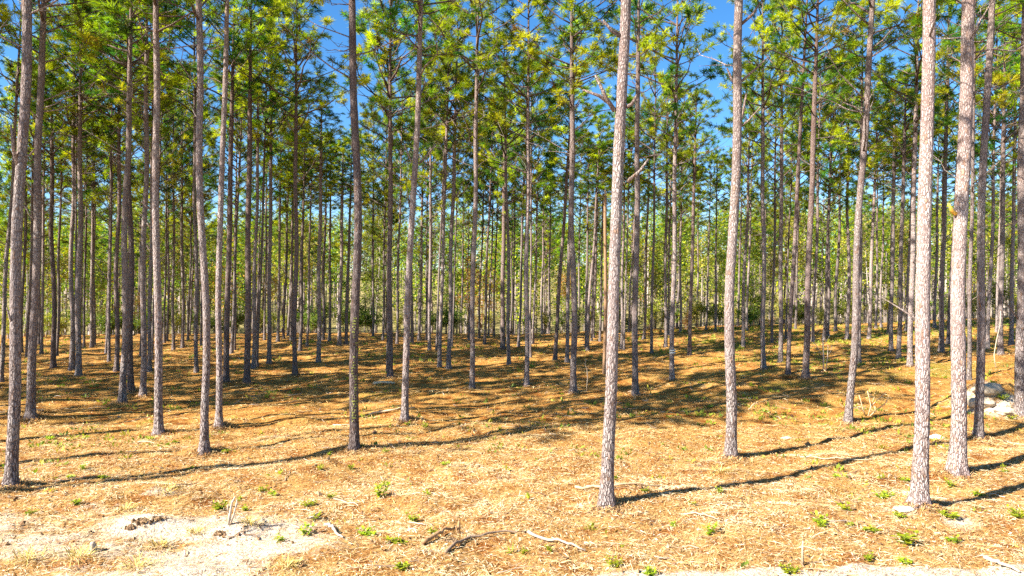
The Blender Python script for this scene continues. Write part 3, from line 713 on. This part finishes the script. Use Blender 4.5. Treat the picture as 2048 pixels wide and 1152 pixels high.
def zone(px):
    a,b = gap_of(px)
    return f'between the {a} and the {b}' if a and b else (f'left of the {b}' if b else f'right of the {a}')
WORDS = {'green':'leafy green','yellow':'yellow-green','rust':'rust-leaved','dark':'dark evergreen'}
cnt_sh = []
def shrub(px, y, kind, s=1.0, label=None):
    x = (px-1024)/F*y
    st, lf = SHR[kind][r_.randrange(2)]
    root = bpy.data.objects.new('shrub', None); C.objects.link(root)
    root.location = (x, y, float(H(x,y))); root.rotation_euler[2] = r_.uniform(0,6.28); root.scale = (s*r_.uniform(.9,1.2),)*2+(s,)
    link('stems', st, root); link('foliage', lf, root)
    tag(root, label, 'shrub', 'bushes along the clearing edge'); cnt_sh.append((root, px, y, kind, label, 'shrub'))
def sapling(px, y, kind, s=1.0, label=None):
    x = (px-1024)/F*y
    st, lf = SAP[kind][r_.randrange(2)]
    root = bpy.data.objects.new('sapling', None); C.objects.link(root)
    root.location = (x, y, float(H(x,y))); root.rotation_euler[2] = r_.uniform(0,6.28); root.scale = (s,s,s)
    link('trunk', st, root); link('crown', lf, root)
    tag(root, label, 'young tree', 'broadleaf saplings among the far pines'); cnt_sh.append((root, px, y, kind, label, 'sapling'))
for (px,y,k,s) in [(1440,43,'green',1.0),(1418,44,'green',.9),(1395,44,'yellow',.9),(1372,45,'rust',.7),(1320,42,'yellow',.7),(1300,44,'yellow',.9),(1120,46,'green',.9),(1345,45,'green',.8),
                   (905,47,'dark',1.0),(880,46,'dark',.9),(860,48,'green',.9),(740,46,'dark',.9),(720,45,'dark',.9),(630,46,'dark',1.0),(610,47,'dark',1),(650,48,'green',1),(545,45,'green',.8),(470,46,'dark',.9),
                   (520,47,'yellow',.9),(440,45,'dark',.8),(350,44,'yellow',.9),(320,45,'dark',1.0),(290,44,'green',.9),(265,45,'dark',1),(215,44,'dark',1),(195,45,'green',1),(130,42,'yellow',.8),(120,43,'green',1),(90,43,'yellow',.9),(60,44,'green',1),(20,42,'yellow',.9),(5,44,'green',1.1),
                   (960,48,'rust',.8),(985,49,'yellow',.9),(1010,47,'yellow',.7),(1060,47,'green',.8),(1090,48,'yellow',.9),(1155,47,'green',1),(1180,48,'yellow',.8),(1225,46,'green',.8),(1265,46,'dark',.8),
                   (1500,44,'dark',.9),(1520,45,'green',1.0),(1540,44,'rust',.5),(1585,45,'green',.9),(1600,46,'dark',.9),(1640,45,'yellow',.8),(1680,46,'green',1),(1710,47,'yellow',.9),(1750,47,'green',.9),(1790,46,'yellow',.9),(1830,47,'green',.9),(1880,46,'dark',1),(1930,44,'yellow',.9),(1950,45,'green',1),(1990,44,'green',1),(2030,43,'yellow',.9),
                   (400,48,'green',1.1),(250,49,'yellow',1.1),(160,48,'green',1.2),(570,49,'yellow',1.0),(690,50,'green',1.0),(800,50,'yellow',.9),(1460,47,'yellow',1),(1560,48,'yellow',1)]:
    shrub(px, y, k, s*r_.uniform(.75,1.05))
for (px,y,k,s) in [(945,52,'rust',1.15),(975,54,'rust',1.0),(1005,55,'yellow',1.0),(1135,50,'rust',.8),(1120,52,'yellow',1.0),(905,53,'green',.9),(740,50,'green',1.05),(755,55,'green',1.2),(620,49,'yellow',1.0),(570,50,'yellow',1.0),(545,51,'rust',.7),
                   (500,50,'yellow',1.05),(430,50,'yellow',1.0),(370,48,'yellow',1.05),(340,49,'green',1.1),(310,47,'yellow',1.0),(275,48,'rust',.7),(205,48,'yellow',1.0),(185,47,'green',1.1),(125,46,'yellow',1.1),(95,47,'green',1.1),(50,46,'yellow',1.1),(15,47,'green',1.1),
                   (1065,52,'green',1.0),(1215,50,'yellow',1.0),(1250,51,'green',1.0),(1290,49,'yellow',1.05),(1325,50,'green',1.05),(1400,50,'yellow',1.1),(1430,48,'green',1.0),(1510,49,'green',1.1),(1550,50,'yellow',1.0),(1590,49,'yellow',1.1),(1650,50,'green',1.1),(1690,50,'yellow',1),(1735,50,'yellow',1.1),(1765,52,'green',1.0),(1800,50,'yellow',1.1),(1860,50,'green',1.1),(1905,48,'yellow',1.1),(1945,47,'green',1.1),(1985,48,'yellow',1.1),(2020,47,'green',1.1)]:
    sapling(px, y, k, s*r_.uniform(1.05,1.45))
bk = {}
for e in cnt_sh: bk.setdefault((zone(e[1]), e[3], e[5]), []).append(e)
for (z, k, typ), L in bk.items():
    L.sort(key=lambda e: e[1])
    for i, e in enumerate(L):
        w = 'only' if len(L)==1 else ORD[i]
        noun = 'bush' if typ=='shrub' else 'sapling'
        e[0]['label'] = f'{w} {WORDS[k]} {noun} {z}'

# ------------------------------------------------------------------ far wood on the opposite slope (one mass)
def far_wood():
    r = np.random.default_rng(77); mb = MB()
    pals = [PAL['green'],PAL['green'],PAL['yellow'],GREENS,GREENS*1.3,PAL['rust']]
    for k in range(1250):
        y = 64+106*r.random()**1.1; x = r.uniform(-.85,.85)*y; px = 1024+x/y*F
        if 660<px<1100 and r.random()<.2: continue
        z = float(H(x,y)); h = r.uniform(6,10) if r.random()<.4 else r.uniform(9,13); pine_like = r.random()<.62
        V,Q,T = tube(np.array([[x,y,z-.2],[x+.1,y,z+h*.5],[x+.15,y,z+h*.95]]),[.11,.08,.02],5,False); mb.add(V,Q,T,np.array((.34,.28,.24))*r.choice([.35,.6,1.3]),0)
        n = 380; pal = pals[r.integers(0,6)] if not pine_like else GREENS
        u = r.uniform(.22 if not pine_like else .55,1,n); a = r.uniform(0,6.28,n); rad = (1.9*np.sin(np.pi*np.clip((u-.2)/.82,0,1))**.7)*np.sqrt(r.random(n))
        lump = .6+.8*noise2(np.cos(a)*2+k*3, u*6, k); P = np.stack([x+.1+np.cos(a)*rad*lump, y+np.sin(a)*rad*lump, z+u*h],-1)
        D = r.normal(size=(n,3)); D/=np.linalg.norm(D,axis=1)[:,None]; s_=np.cross(D,r.normal(size=(n,3))); s_/=np.linalg.norm(s_,axis=1)[:,None]
        L=r.uniform(.16,.34,(n,1)); V=np.stack([P,P+D*L*.5+s_*L*.3,P+D*L,P+D*L*.5-s_*L*.3],1)
        c=pal[r.integers(0,len(pal),n)]*r.uniform(.6,1.1,(n,1))*r.uniform(.65,1.4)
        mb.add(V.reshape(-1,3),np.arange(n)[:,None]*4+np.array([[0,1,2,3]]),None,np.repeat(c,4,0),1)
    o = link('distant_forest', mb.mesh('distant_forest',[TWIG,LEAF],False))
    tag(o, 'mixed green and yellow wood covering the far slope behind the pines', 'forest', kind='stuff')
far_wood()

# ------------------------------------------------------------------ litter: pine straw, chips, small twigs (uncountable)
def scatter_xy(n, y0, y1, r, power=1.0):
    y = np.sqrt(r.uniform(y0*y0, y1*y1, n)) if power==1 else y0+(y1-y0)*r.random(n)**power
    x = r.uniform(-.80,.80,n)*y
    return x, y
def litter():
    r = np.random.default_rng(8); mb = MB()
    for (n, y0, y1, ln, wd, lift) in [(210000,6.3,15,.105,.0045,.026),(15000,6.3,14,.05,.013,.02),(80000,14,45,.18,.011,.035),(4000,6.3,18,.26,.006,.04)]:
        x,y = scatter_xy(n,y0,y1,r)
        keep = r.random(n) < np.clip((.35+1.1*fbm(x*.9,y*.9,61,3)), 0, 1)*(1-.42*np.clip(sand_mask(x,y)*1.1,0,1))
        x=x[keep]; y=y[keep]; n=len(x)
        clump = fbm(x*1.4+3,y*1.4,71,3)
        z = H(x,y)+r.uniform(.002,lift,n)
        a = r.uniform(0,6.28,n); el = r.normal(0,.18,n); L=ln*r.uniform(.5,1.3,n)/2; wv = wd*r.uniform(.6,1.4,n)/2
        D = np.stack([np.cos(a)*np.cos(el),np.sin(a)*np.cos(el),np.sin(el)],-1); Sd=np.stack([-np.sin(a),np.cos(a),r.normal(0,.3,n)],-1)
        P = np.stack([x,y,z],-1); up=np.array([0,0,1.0])
        V = np.stack([P-D*L[:,None]-Sd*wv[:,None]*.5,P-Sd*wv[:,None]+up*(L*.12)[:,None],P+D*L[:,None],P+Sd*wv[:,None]+up*(L*.12)[:,None]],1)
        pal = np.array([(.72,.59,.38),(.62,.44,.22),(.55,.345,.13),(.47,.24,.07),(.33,.14,.04),(.17,.085,.04),(.72,.63,.47),(.55,.39,.18)])
        w = r.random(n)**1.15+ (clump-.47)*3.4 + (fbm(x*4.2+1,y*4.2,73,2)-.37)*1.3
        ci = np.clip(((w)*8).astype(int),0,7); ci = np.where(r.random(n)<.4, r.integers(0,8,n), ci)
        c = pal[ci]*r.uniform(.75,1.2,(n,1))
        inw = (sstep(9.5,15,y)*.85)[:,None]           # rustier needles under the trees, bleached straw by the track
        c = c*(1-inw) + c*np.array([[.95,.86,.63]])*inw
        mb.add(V.reshape(-1,3),np.arange(n)[:,None]*4+np.array([[0,1,2,3]]),None,np.repeat(c,4,0))
    for t in TREES[:14]+[q for q in TREES if q['pos'] is None and q['w'] >= 10]:
        n=260; a=r.uniform(0,6.28,n); rad=t['w']/F*t['p'].y*.6+np.abs(r.normal(0,.16,n)); x=t['p'].x+np.cos(a)*rad; y=t['p'].y+np.sin(a)*rad
        b=r.uniform(0,6.28,n); el=r.normal(0,.45,n); D=np.stack([np.cos(b)*np.cos(el),np.sin(b)*np.cos(el),np.sin(el)],-1); Sd=np.stack([-np.sin(b),np.cos(b),r.normal(0,.3,n)],-1)
        P=np.stack([x,y,H(x,y)+.01+.10*np.exp(-rad*6)*r.random(n)],-1); L=r.uniform(.03,.09,(n,1)); wv=r.uniform(.003,.008,(n,1))
        V=np.stack([P-D*L,P-Sd*wv,P+D*L,P+Sd*wv],1); c=np.array([(.50,.29,.10),(.38,.18,.06),(.62,.44,.22),(.22,.12,.06)])[r.integers(0,4,n)]*r.uniform(.7,1.2,(n,1))
        mb.add(V.reshape(-1,3),np.arange(n)[:,None]*4+np.array([[0,1,2,3]]),None,np.repeat(c,4,0))
    x,y = scatter_xy(5200,6.6,17,r)                       # bark flakes, cone scales and crumbs of soil
    k = fbm(x*1.1+9,y*1.3,83,3) > r.uniform(.30,.62,len(x)); x=x[k]; y=y[k]; n=len(x)
    sz = r.uniform(.006,.026,n)*(1+1.2*(r.random(n)<.06)); O=np.array([[1,0,0],[0,1,0],[-1,0,0],[0,-1,0],[0,0,.8],[0,0,-.6]],float)
    V=O[None]*sz[:,None,None]*r.uniform(.5,1.5,(n,6,1)); V=V+r.normal(0,.2,(n,6,3))*sz[:,None,None]; V+=np.stack([x,y,H(x,y)+.012],-1)[:,None,:]
    Tt=np.array([[0,1,4],[1,2,4],[2,3,4],[3,0,4],[1,0,5],[2,1,5],[3,2,5],[0,3,5]])
    c=np.array([(.15,.08,.04),(.24,.13,.06),(.10,.06,.035),(.34,.22,.12)])[r.integers(0,4,n)]*r.uniform(.7,1.2,(n,1))
    mb.add(V.reshape(-1,3),None,(np.arange(n)[:,None,None]*6+Tt[None]).reshape(-1,3),np.repeat(c,6,0))
    x,y = scatter_xy(420,6.6,20,r)
    for xx,yy in zip(x,y):
        a=r.uniform(0,6.28); L=r.uniform(.12,.5); d=np.array([math.cos(a),math.sin(a),0]); sd=np.array([-d[1],d[0],0])
        P=np.array([xx,yy,0])+d*np.linspace(-.5,.5,5)[:,None]*L+sd*r.normal(0,.02,(5,1)); P[:,2]=H(P[:,0],P[:,1])+.012+np.abs(r.normal(0,.015,5))
        V,Q,T=tube(P,r.uniform(.004,.010)*np.array([1,.9,.8,.65,.4]),5); g=r.uniform(.6,1.3)
        mb.add(V,Q,T,np.array([(.30,.21,.14),(.46,.38,.30),(.20,.12,.07),(.40,.26,.14)])[r.integers(0,4)]*g)
    o = link('pine_straw', mb.mesh('pine_straw',[STRAW],False)); tag(o,'tan and rust pine straw and wood chips littering the forest floor','litter',kind='stuff')
litter()
def ground_cover():
    r = np.random.default_rng(18); mb = MB()
    x,y = scatter_xy(24000,7.2,44,r)
    g = fbm(x*.35+8,y*.5,51,3)+.28*sstep(2,14,x)*sstep(8,13,y)+.5*(fbm(x*1.5,y*1.5,91,2)-.37)
    k = (r.random(len(x)) < sstep(.47,.85,g)*.85*(1-.55*sstep(13,20,y))+.03)&(sand_mask(x,y)<.6)
    x=x[k]; y=y[k]
    for xx,yy in zip(x,y):
        n=r.integers(4,9); z=float(H(xx,yy)); s=r.uniform(.04,.09)*(1+.02*yy)
        P=np.array([xx,yy,z])+np.concatenate([r.normal(0,.05,(n,2)),np.zeros((n,1))],1)
        D=r.normal(size=(n,3)); D[:,2]=np.abs(D[:,2])*.9+.25; D/=np.linalg.norm(D,axis=1)[:,None]; s_=np.cross(D,r.normal(size=(n,3))); s_/=np.linalg.norm(s_,axis=1)[:,None]
        L=s*r.uniform(.6,1.4,(n,1)); V=np.stack([P,P+D*L*.5+s_*L*.18,P+D*L,P+D*L*.5-s_*L*.18],1)
        c=np.array([(.30,.33,.03),(.22,.28,.03),(.40,.36,.05),(.16,.22,.03)])[r.integers(0,4)]*r.uniform(.8,1.2,(n,1))
        mb.add(V.reshape(-1,3),np.arange(n)[:,None]*4+np.array([[0,1,2,3]]),None,np.repeat(c,4,0))
    o=link('low_weeds',mb.mesh('low_weeds',[WEED],False)); tag(o,'thin yellow-green grass and seedlings sprinkled over the pine straw','ground cover',kind='stuff')
ground_cover()

# ------------------------------------------------------------------ single weeds in the foreground
def weed_mesh(seed, nst=9, h=.2, w=.16):
    r=np.random.default_rng(seed); lf=MB(); st=MB()
    cols=np.array([(.34,.38,.015),(.28,.34,.015),(.42,.42,.02),(.20,.26,.015)])
    for k in range(nst):
        a=r.uniform(0,6.28); o=r.uniform(.2,1)*w; hh=h*r.uniform(.45,1)
        P=np.array([[0,0,-.03],[o*.5*math.cos(a),o*.5*math.sin(a),hh*.6],[o*math.cos(a),o*math.sin(a),hh]])
        V,Q,T=tube(P,[.005,.004,.002],4,False); st.add(V,Q,T,(.24,.26,.05))
        nl=9; t=r.uniform(.2,1,nl)[:,None]; B=P[0]*(1-t)+P[2]*t+r.normal(0,.012,(nl,3))
        D=r.normal(size=(nl,3)); D[:,2]=np.abs(D[:,2])*.6+.1; D/=np.linalg.norm(D,axis=1)[:,None]; s_=np.cross(D,[0,0,1.0]); s_/=np.linalg.norm(s_,axis=1)[:,None]
        L=r.uniform(.05,.10,(nl,1)); V=np.stack([B,B+D*L*.5+s_*L*.32,B+D*L-[0,0,.01],B+D*L*.5-s_*L*.32],1)
        c=cols[r.integers(0,4,nl)]*r.uniform(.8,1.25,(nl,1))
        lf.add(V.reshape(-1,3),np.arange(nl)[:,None]*4+np.array([[0,1,2,3]]),None,np.repeat(c,4,0))
    return st.mesh('stems',[WEED]), lf.mesh('leaves',[WEED],False)
WM=[weed_mesh(i,7+i%3*3) for i in range(5)]
WEEDS=[(440,1018,1.5),(490,1022,1.0),(545,990,1.0),(560,1085,1.2),(612,1070,1.1),(618,1012,1.0),(660,998,1.1),(762,993,1.5),(735,1072,1.2),(790,1086,1.3),(825,1045,1.3),(863,1065,.8),(890,930,.9),(855,990,.8),(630,1040,1.0),(525,983,.9),
 (770,972,.9),(800,1142,1.3),(640,940,.9),(700,940,1.1),(720,898,1.0),(660,910,.8),(1050,1108,1.0),(1098,1103,.7),(1345,1052,1.0),(1420,1068,1.2),(1290,985,.7),(1385,1010,.8),(1440,985,.8),(1228,1135,1.2),(1300,1150,1.0),
 (1640,1052,1.3),(1690,1022,1.0),(1702,1052,.8),(1740,1065,1.2),(1760,997,1.0),(1775,995,1.1),(1810,962,1.0),(1810,1090,1.8),(1735,1122,1.2),(1810,1128,.8),(1580,1145,1.0),(1672,955,1.0),(1895,1035,1.4),(1900,975,1.2),(1955,990,1.1),(2035,1035,1.3),(1905,1085,1.2),(2010,945,.9),(1985,772,1.7),(2005,800,1.6),(1958,838,1.3),(2020,840,1.4),(1800,1035,.9),
 (165,940,1.0),(150,1010,.9),(205,958,1.0),(140,955,.9),(385,940,.8),(450,905,1.0),(480,1000,.8),(300,880,.9),(350,885,.8),(100,880,1.0),(170,878,.9),(60,1030,.9),(1000,860,.8),(920,850,.9),(850,855,1.1),(815,850,.9),(1060,800,.8),(770,905,.9)]
groups={}
for (px,py,s) in WEEDS:
    p=at(px,py); root=bpy.data.objects.new('weed',None); C.objects.link(root); root.location=p-Vector((0,0,.01)); root.rotation_euler[2]=r_.uniform(0,6.28); root.scale=(s*.58*r_.uniform(.7,1.3),s*.58*r_.uniform(.7,1.3),s*.42*r_.uniform(.7,1.3))
    st,lf=WM[r_.randrange(5)]; link('stems',st,root); link('leaves',lf,root)
    dist='front' if py>=1035 else ('middle' if py>=945 else 'rear')
    groups.setdefault((zone(px),dist),[]).append((px,root,s))
for (z,dist),L in groups.items():
    L.sort(key=lambda e:e[0])
    for i,(px,root,s) in enumerate(L):
        w='only' if len(L)==1 else f'{ORD[i]}'
        tag(root, f'{w} {dist}-row green weed {z}', 'weed', 'green weeds in the foreground')

# ------------------------------------------------------------------ sticks, bushes, stones
def stick(name, label, cat, pts, rad, tint, lift=.02, twigs=0, seed=0):
    r=np.random.default_rng(seed); G=[at(px,py) for (px,py) in pts]; o0=G[0]
    P=np.array([[g.x,g.y,g.z] for g in G]); t=np.linspace(0,1,12); tk=np.linspace(0,1,len(P))
    P=np.stack([np.interp(t,tk,P[:,i]) for i in range(3)],-1); P[:,2]=H(P[:,0],P[:,1])+rad*.8+lift*np.sin(t*3.14)
    L=np.linalg.norm(P[-1]-P[0]); P[:,:2]+=r.normal(0,.011*L+.005,(12,2)); P[:,2]+=np.abs(r.normal(0,.012,12))
    mb=MB(); V,Q,T=tube(P-np.array(o0),rad*(1-.5*t),7,True,.2*(r.random((12,7))-.5)); mb.add(V,Q,T,tint)
    o=link(name,mb.mesh(name,[TWIG]),None,o0); tag(o,label,cat)
    return o
stick('fallen_branch','bleached pale stick lying in front of and left of the big centre pine','branch',[(1055,1073),(1110,1088),(1168,1107)],.02,(.42,.34,.27),seed=1)
stick('fallen_branch','long tan stick lying behind the foot of the big centre pine','branch',[(1150,978),(1235,978),(1328,977)],.022,(.48,.34,.2),seed=2)
stick('fallen_branch','dark rotting branch lying beside the short upright stub, running right','branch',[(885,1105),(935,1085),(1000,1068),(1062,1068)],.02,(.26,.18,.12),.02,seed=3)
stick('fallen_branch','thick brown broken branch leaning to the short upright stub','branch',[(845,1092),(880,1078),(910,1062)],.028,(.34,.2,.1),.03,seed=4)
stick('fallen_branch','grey stick on sand between two green weeds, left foreground','branch',[(652,1052),(668,1066),(686,1078)],.022,(.40,.33,.27),seed=5)
stick('fallen_branch','short grey stick on the sandy strip left of the grey stick by weeds','branch',[(620,1042),(632,1035),(645,1028)],.016,(.42,.34,.28),seed=6)
stick('fallen_branch','thin pale stick on the litter, right of the forked-stub pine shadow','branch',[(1600,915),(1660,922),(1750,922)],.012,(.50,.40,.27),seed=7)
stick('fallen_branch','thin pale twig lying on straw below the forked-stub pine','branch',[(1365,1030),(1400,1036),(1440,1043)],.012,(.44,.34,.24),seed=8)
stick('fallen_branch','tan log half buried in straw, left of the bowed pine','branch',[(748,769),(775,770),(790,770)],.05,(.62,.48,.32),seed=9)
stick('fallen_branch','pale broken stick lying in front of the lichen pine, to its right','branch',[(740,832),(790,824),(830,818)],.03,(.6,.44,.26),seed=10)
stick('fallen_branch','thin bent dead stick in shade right of the forked-stub pine','branch',[(1497,822),(1512,815),(1520,812)],.012,(.6,.46,.28),.1,seed=11)
stick('fallen_branch','grey stick lying across the lower right corner','branch',[(1970,1120),(2000,1135),(2040,1148)],.025,(.42,.35,.28),seed=12)

def upright(name,label,cat,base,segs,tint,parts='stem',flare=1.0):
    p=at(*base); root=bpy.data.objects.new(name,None); C.objects.link(root); root.location=p; tag(root,label,cat)
    for (pts,rad) in segs:
        P=[]
        for k,(px,py) in enumerate(pts):
            Yk=p.y-.03*k*flare; P.append(((px-1024)/F*Yk-p.x, Yk-p.y, CAM_H+(576-py)/F*Yk-p.z-(.05 if k==0 and py>=base[1]-1 else 0)))
        V,Q,T=tube(np.array(P),rad*np.linspace(1,.5,len(P)),6); mb=MB(); mb.add(V,Q,T,tint); link(parts,mb.mesh(parts,[TWIG]),root)
    return root
upright('dead_shoot','pale bare twisted twigs standing in sand at the lower left','dead plant',(456,1050),[([(456,1050),(460,1028),(464,1005),(470,994)],.018),([(456,1050),(468,1028),(472,1012),(474,1000)],.014),([(460,1028),(455,1018),(457,1008)],.01),([(470,1020),(476,1006)],.008)],(.5,.42,.34))
upright('wooden_stake','thin pale dead stem standing alone at the lower right','stem',(1606,1130),[([(1606,1130),(1605,1105),(1606,1082)],.016)],(.46,.37,.25))
upright('stump','short splintered brown stub standing by the dark rotting branch','stump',(918,1066),[([(918,1066),(918,1055),(918,1042)],.024),([(918,1066),(914,1060),(912,1052)],.016)],(.4,.24,.12))
upright('stump','grey rooty little stump in the sandy lower left corner','stump',(190,1102),[([(190,1102),(187,1093),(184,1086)],.05),([(186,1098),(176,1102)],.02),([(192,1098),(203,1101)],.02)],(.42,.34,.28))
bt=[([(1730,830),(1725,815),(1722,803),(1718,790)],.016),([(1735,832),(1742,812),(1738,795),(1735,782)],.016),([(1742,812),(1755,800),(1772,785)],.012),([(1735,832),(1755,818),(1775,803)],.012),([(1725,815),(1715,806)],.008),([(1755,818),(1768,812),(1778,792)],.008),([(1742,812),(1748,796),(1752,784)],.008),([(1728,822),(1716,818),(1708,808)],.008)]
bb=upright('bare_bush','bare tan bush with a few dry leaves, right of the pale leaning pine','bush',(1733,832),bt,(.62,.46,.28),'stem',1.0)
mb=MB(); rr=np.random.default_rng(4); p=bb.location
P=np.array([[(px-1024)/F*(p.y-.05)-p.x,-.05,CAM_H+(576-py)/F*(p.y-.05)-p.z] for px,py in [(1735,783),(1740,790),(1752,786),(1772,784),(1776,790),(1738,780),(1750,790),(1718,792)]])
leaves(mb,np.repeat(P,3,0)+rr.normal(0,.03,(24,3)),rr,.09,np.array([(.5,.36,.12),(.44,.30,.10)])); link('dry_leaves',mb.mesh('dry_leaves',[LEAF],False),bb)
upright('bare_bush','leafless upright bush with forked pale twigs, behind and left of pale leaning pine','bush',(1647,742),[([(1647,742),(1647,715),(1646,690),(1645,668)],.03),([(1651,742),(1655,715),(1656,690)],.018),([(1647,715),(1638,700),(1632,690),(1625,683)],.014),([(1646,690),(1655,678),(1661,668)],.012),([(1655,715),(1662,700),(1664,690)],.01),([(1638,700),(1628,697)],.008)],(.55,.44,.34))
upright('bare_sapling','thin wavy leafless sapling between the two medium pines left of big centre pine','sapling',(1173,782),[([(1173,782),(1175,755),(1174,740),(1170,728),(1172,718)],.014),([(1174,740),(1178,730)],.006)],(.6,.48,.34))
upright('dead_vine','thin drooping vine stem hanging beside the right edge pine','vine',(1992,735),[([(1992,735),(1988,710),(1993,680),(2000,650),(2001,622)],.014)],(.6,.5,.38))

def rock(name,label,px,py,sx,sy,sz,tint,seed,cat='rock'):
    p=at(px,py); r=np.random.default_rng(seed); n,k=44,26
    th=np.arange(n)/n*6.2832; ph=np.linspace(0,np.pi,k)
    V=np.stack([np.sin(ph)[:,None]*np.cos(th)[None,:],np.sin(ph)[:,None]*np.sin(th)[None,:],np.cos(ph)[:,None]*np.ones((1,n))],-1)
    b=1+.85*(fbm(V[...,0]*1.7+seed*3+V[...,2],V[...,1]*1.7+V[...,2]*1.3,seed,5)-.45)+.35*(fbm(V[...,0]*5+V[...,2]*2+seed,V[...,1]*5-V[...,2]*3,seed+9,3)-.45); V=V*b[...,None]*np.array([sx,sy,sz])
    V=V.reshape(-1,3); i=np.arange(k-1)[:,None]*n; j=np.arange(n)[None,:]; Q=np.stack([i+j,i+n+j,i+n+(j+1)%n,i+(j+1)%n],-1).reshape(-1,4)
    mb=MB(); mb.add(V,Q,None,tint); o=link(name,mb.mesh(name,[STONE]),None,p+Vector((0,0,sz*.1))); tag(o,label,cat)
for a in [('white rounded stone lying between the white front pine and yellow-stub pine',1872,876,.14,.10,.06,(.62,.57,.50),1),('flat pale stone on the litter right of the forked-stub pine',1573,877,.11,.07,.03,(.52,.44,.34),2),
          ('largest pale clod, topmost on the earth mound by the right edge pine',1975,780,.32,.24,.13,(.46,.38,.28),3),('smooth pale clod at the mound foot beside the two-toned pine',1962,808,.3,.22,.13,(.46,.38,.28),4),('small grey clod lowest on the earth mound at right',2012,826,.22,.18,.1,(.42,.34,.25),5),
          ('pale crumbly lump at the foot of the white front pine',1808,1020,.12,.08,.04,(.50,.42,.33),6)]:
    rock('stone',a[0],*a[1:8-0])
def clod(label,px,py,s,seed):
    p=at(px,py); r=np.random.default_rng(seed); mb=MB(); n,k=9,6
    th=np.arange(n)/n*6.2832; ph=np.linspace(0,np.pi,k)
    U=np.stack([np.sin(ph)[:,None]*np.cos(th)[None,:],np.sin(ph)[:,None]*np.sin(th)[None,:],np.cos(ph)[:,None]*np.ones((1,n))],-1).reshape(-1,3)
    i=np.arange(k-1)[:,None]*n; j=np.arange(n)[None,:]; Q=np.stack([i+j,i+n+j,i+n+(j+1)%n,i+(j+1)%n],-1).reshape(-1,4)
    for q in range(34):
        c=np.array([*r.normal(0,.42,2)*[s,s*.55],0]); c[2]=s*.30*max(0,1-np.hypot(c[0]/s,c[1]/s/.55))-.01
        V=U*s*r.uniform(.10,.30)*r.uniform(.6,1.3,3)*r.uniform(.65,1.3,(len(U),1))+c
        mb.add(V,Q,None,np.array((.20,.125,.07))*r.uniform(.6,1.6))
    for q in range(26):
        a=r.uniform(0,6.28); c=np.array([*r.normal(0,.5,2)*[s,s*.6],s*r.uniform(0,.3)]); d=np.array([math.cos(a),math.sin(a),r.normal(0,.35)])*s*r.uniform(.15,.5)
        V,Q2,T=tube(np.array([c-d,c+r.normal(0,.01,3),c+d]),[.003,.003,.002],4,False); mb.add(V,Q2,T,(.42,.28,.14))
    tag(link('earth_clod',mb.mesh('earth_clod',[STONE],False),None,p),label,'clod')
for i,(px,py,s,l) in enumerate([(285,1045,.16,'largest dark earth clod above the sandy left foreground'),(262,1056,.12,'dark clod left of the largest dark earth clod'),(315,1038,.12,'dark clod right of the largest dark earth clod'),(900,1082,.13,'brown clod under the thick brown broken branch'),(440,1068,.12,'brown earth clod left of the pale bare twigs')]):
    clod(l,px,py,s*.7,20+i)
# ------------------------------------------------------------------ dry grass tufts on the sandy verge
def dry_grass(label, px, py, s, seed):
    p=at(px,py); r=np.random.default_rng(seed); mb=MB(); n=90
    a=r.uniform(0,6.28,n); o_=np.abs(r.normal(0,.06,n))*s; B=np.stack([np.cos(a)*o_,np.sin(a)*o_,np.full(n,-.01)],-1)
    D=np.stack([np.cos(a+r.normal(0,.5,n)),np.sin(a+r.normal(0,.5,n)),r.uniform(.15,1.1,n)],-1); D/=np.linalg.norm(D,axis=1)[:,None]
    S_=np.cross(D,[0,0,1.0]); S_/=np.linalg.norm(S_,axis=1)[:,None]+1e-9; L=r.uniform(.08,.22,(n,1))*s
    V=np.stack([B-S_*.004,B+S_*.004,B+D*L*.6+S_*.003,B+D*L*.6-S_*.003,B+D*L+np.array([0,0,-.25])*L],1); b=np.arange(n)[:,None]*5
    c=np.array([(.52,.36,.10),(.60,.44,.16),(.44,.28,.07),(.46,.40,.10)])[r.integers(0,4,n)]*r.uniform(.8,1.2,(n,1))
    mb.add(V.reshape(-1,3),b+np.array([[0,1,2,3]]),b+np.array([[3,2,4]]),np.repeat(c,5,0))
    tag(link('dry_grass',mb.mesh('dry_grass',[STRAW],False),None,p),label,'grass tuft','dry grass tufts on the sandy verge','thing')
for i,(px,py,s,l) in enumerate([(155,1115,1.5,'largest golden dry grass tuft in the lower left corner'),(55,1120,1.2,'golden dry grass tuft left of the largest tuft in the lower left corner'),(320,1095,1.1,'dry grass tuft on sand below the dark earth clods'),(275,1135,1.2,'golden dry grass tuft by the bottom edge below the dark earth clods'),
    (575,1132,.9,'dry grass tuft by the bottom edge under the green weeds at left'),(395,1065,.9,'dry grass tuft just left of the earth clod by the bare twigs'),(500,1045,1.0,'dry grass tuft right of the pale bare standing twigs'),(250,1020,1.1,'dry grass tuft on the low heap above the dark earth clods'),(330,985,1.2,'dry grass tuft on the heap right above the dark earth clods'),(1440,945,1.3,'grey-tan dry grass tuft below the foot of the forked-stub pine')]):
    dry_grass(l,px,py,s,50+i)
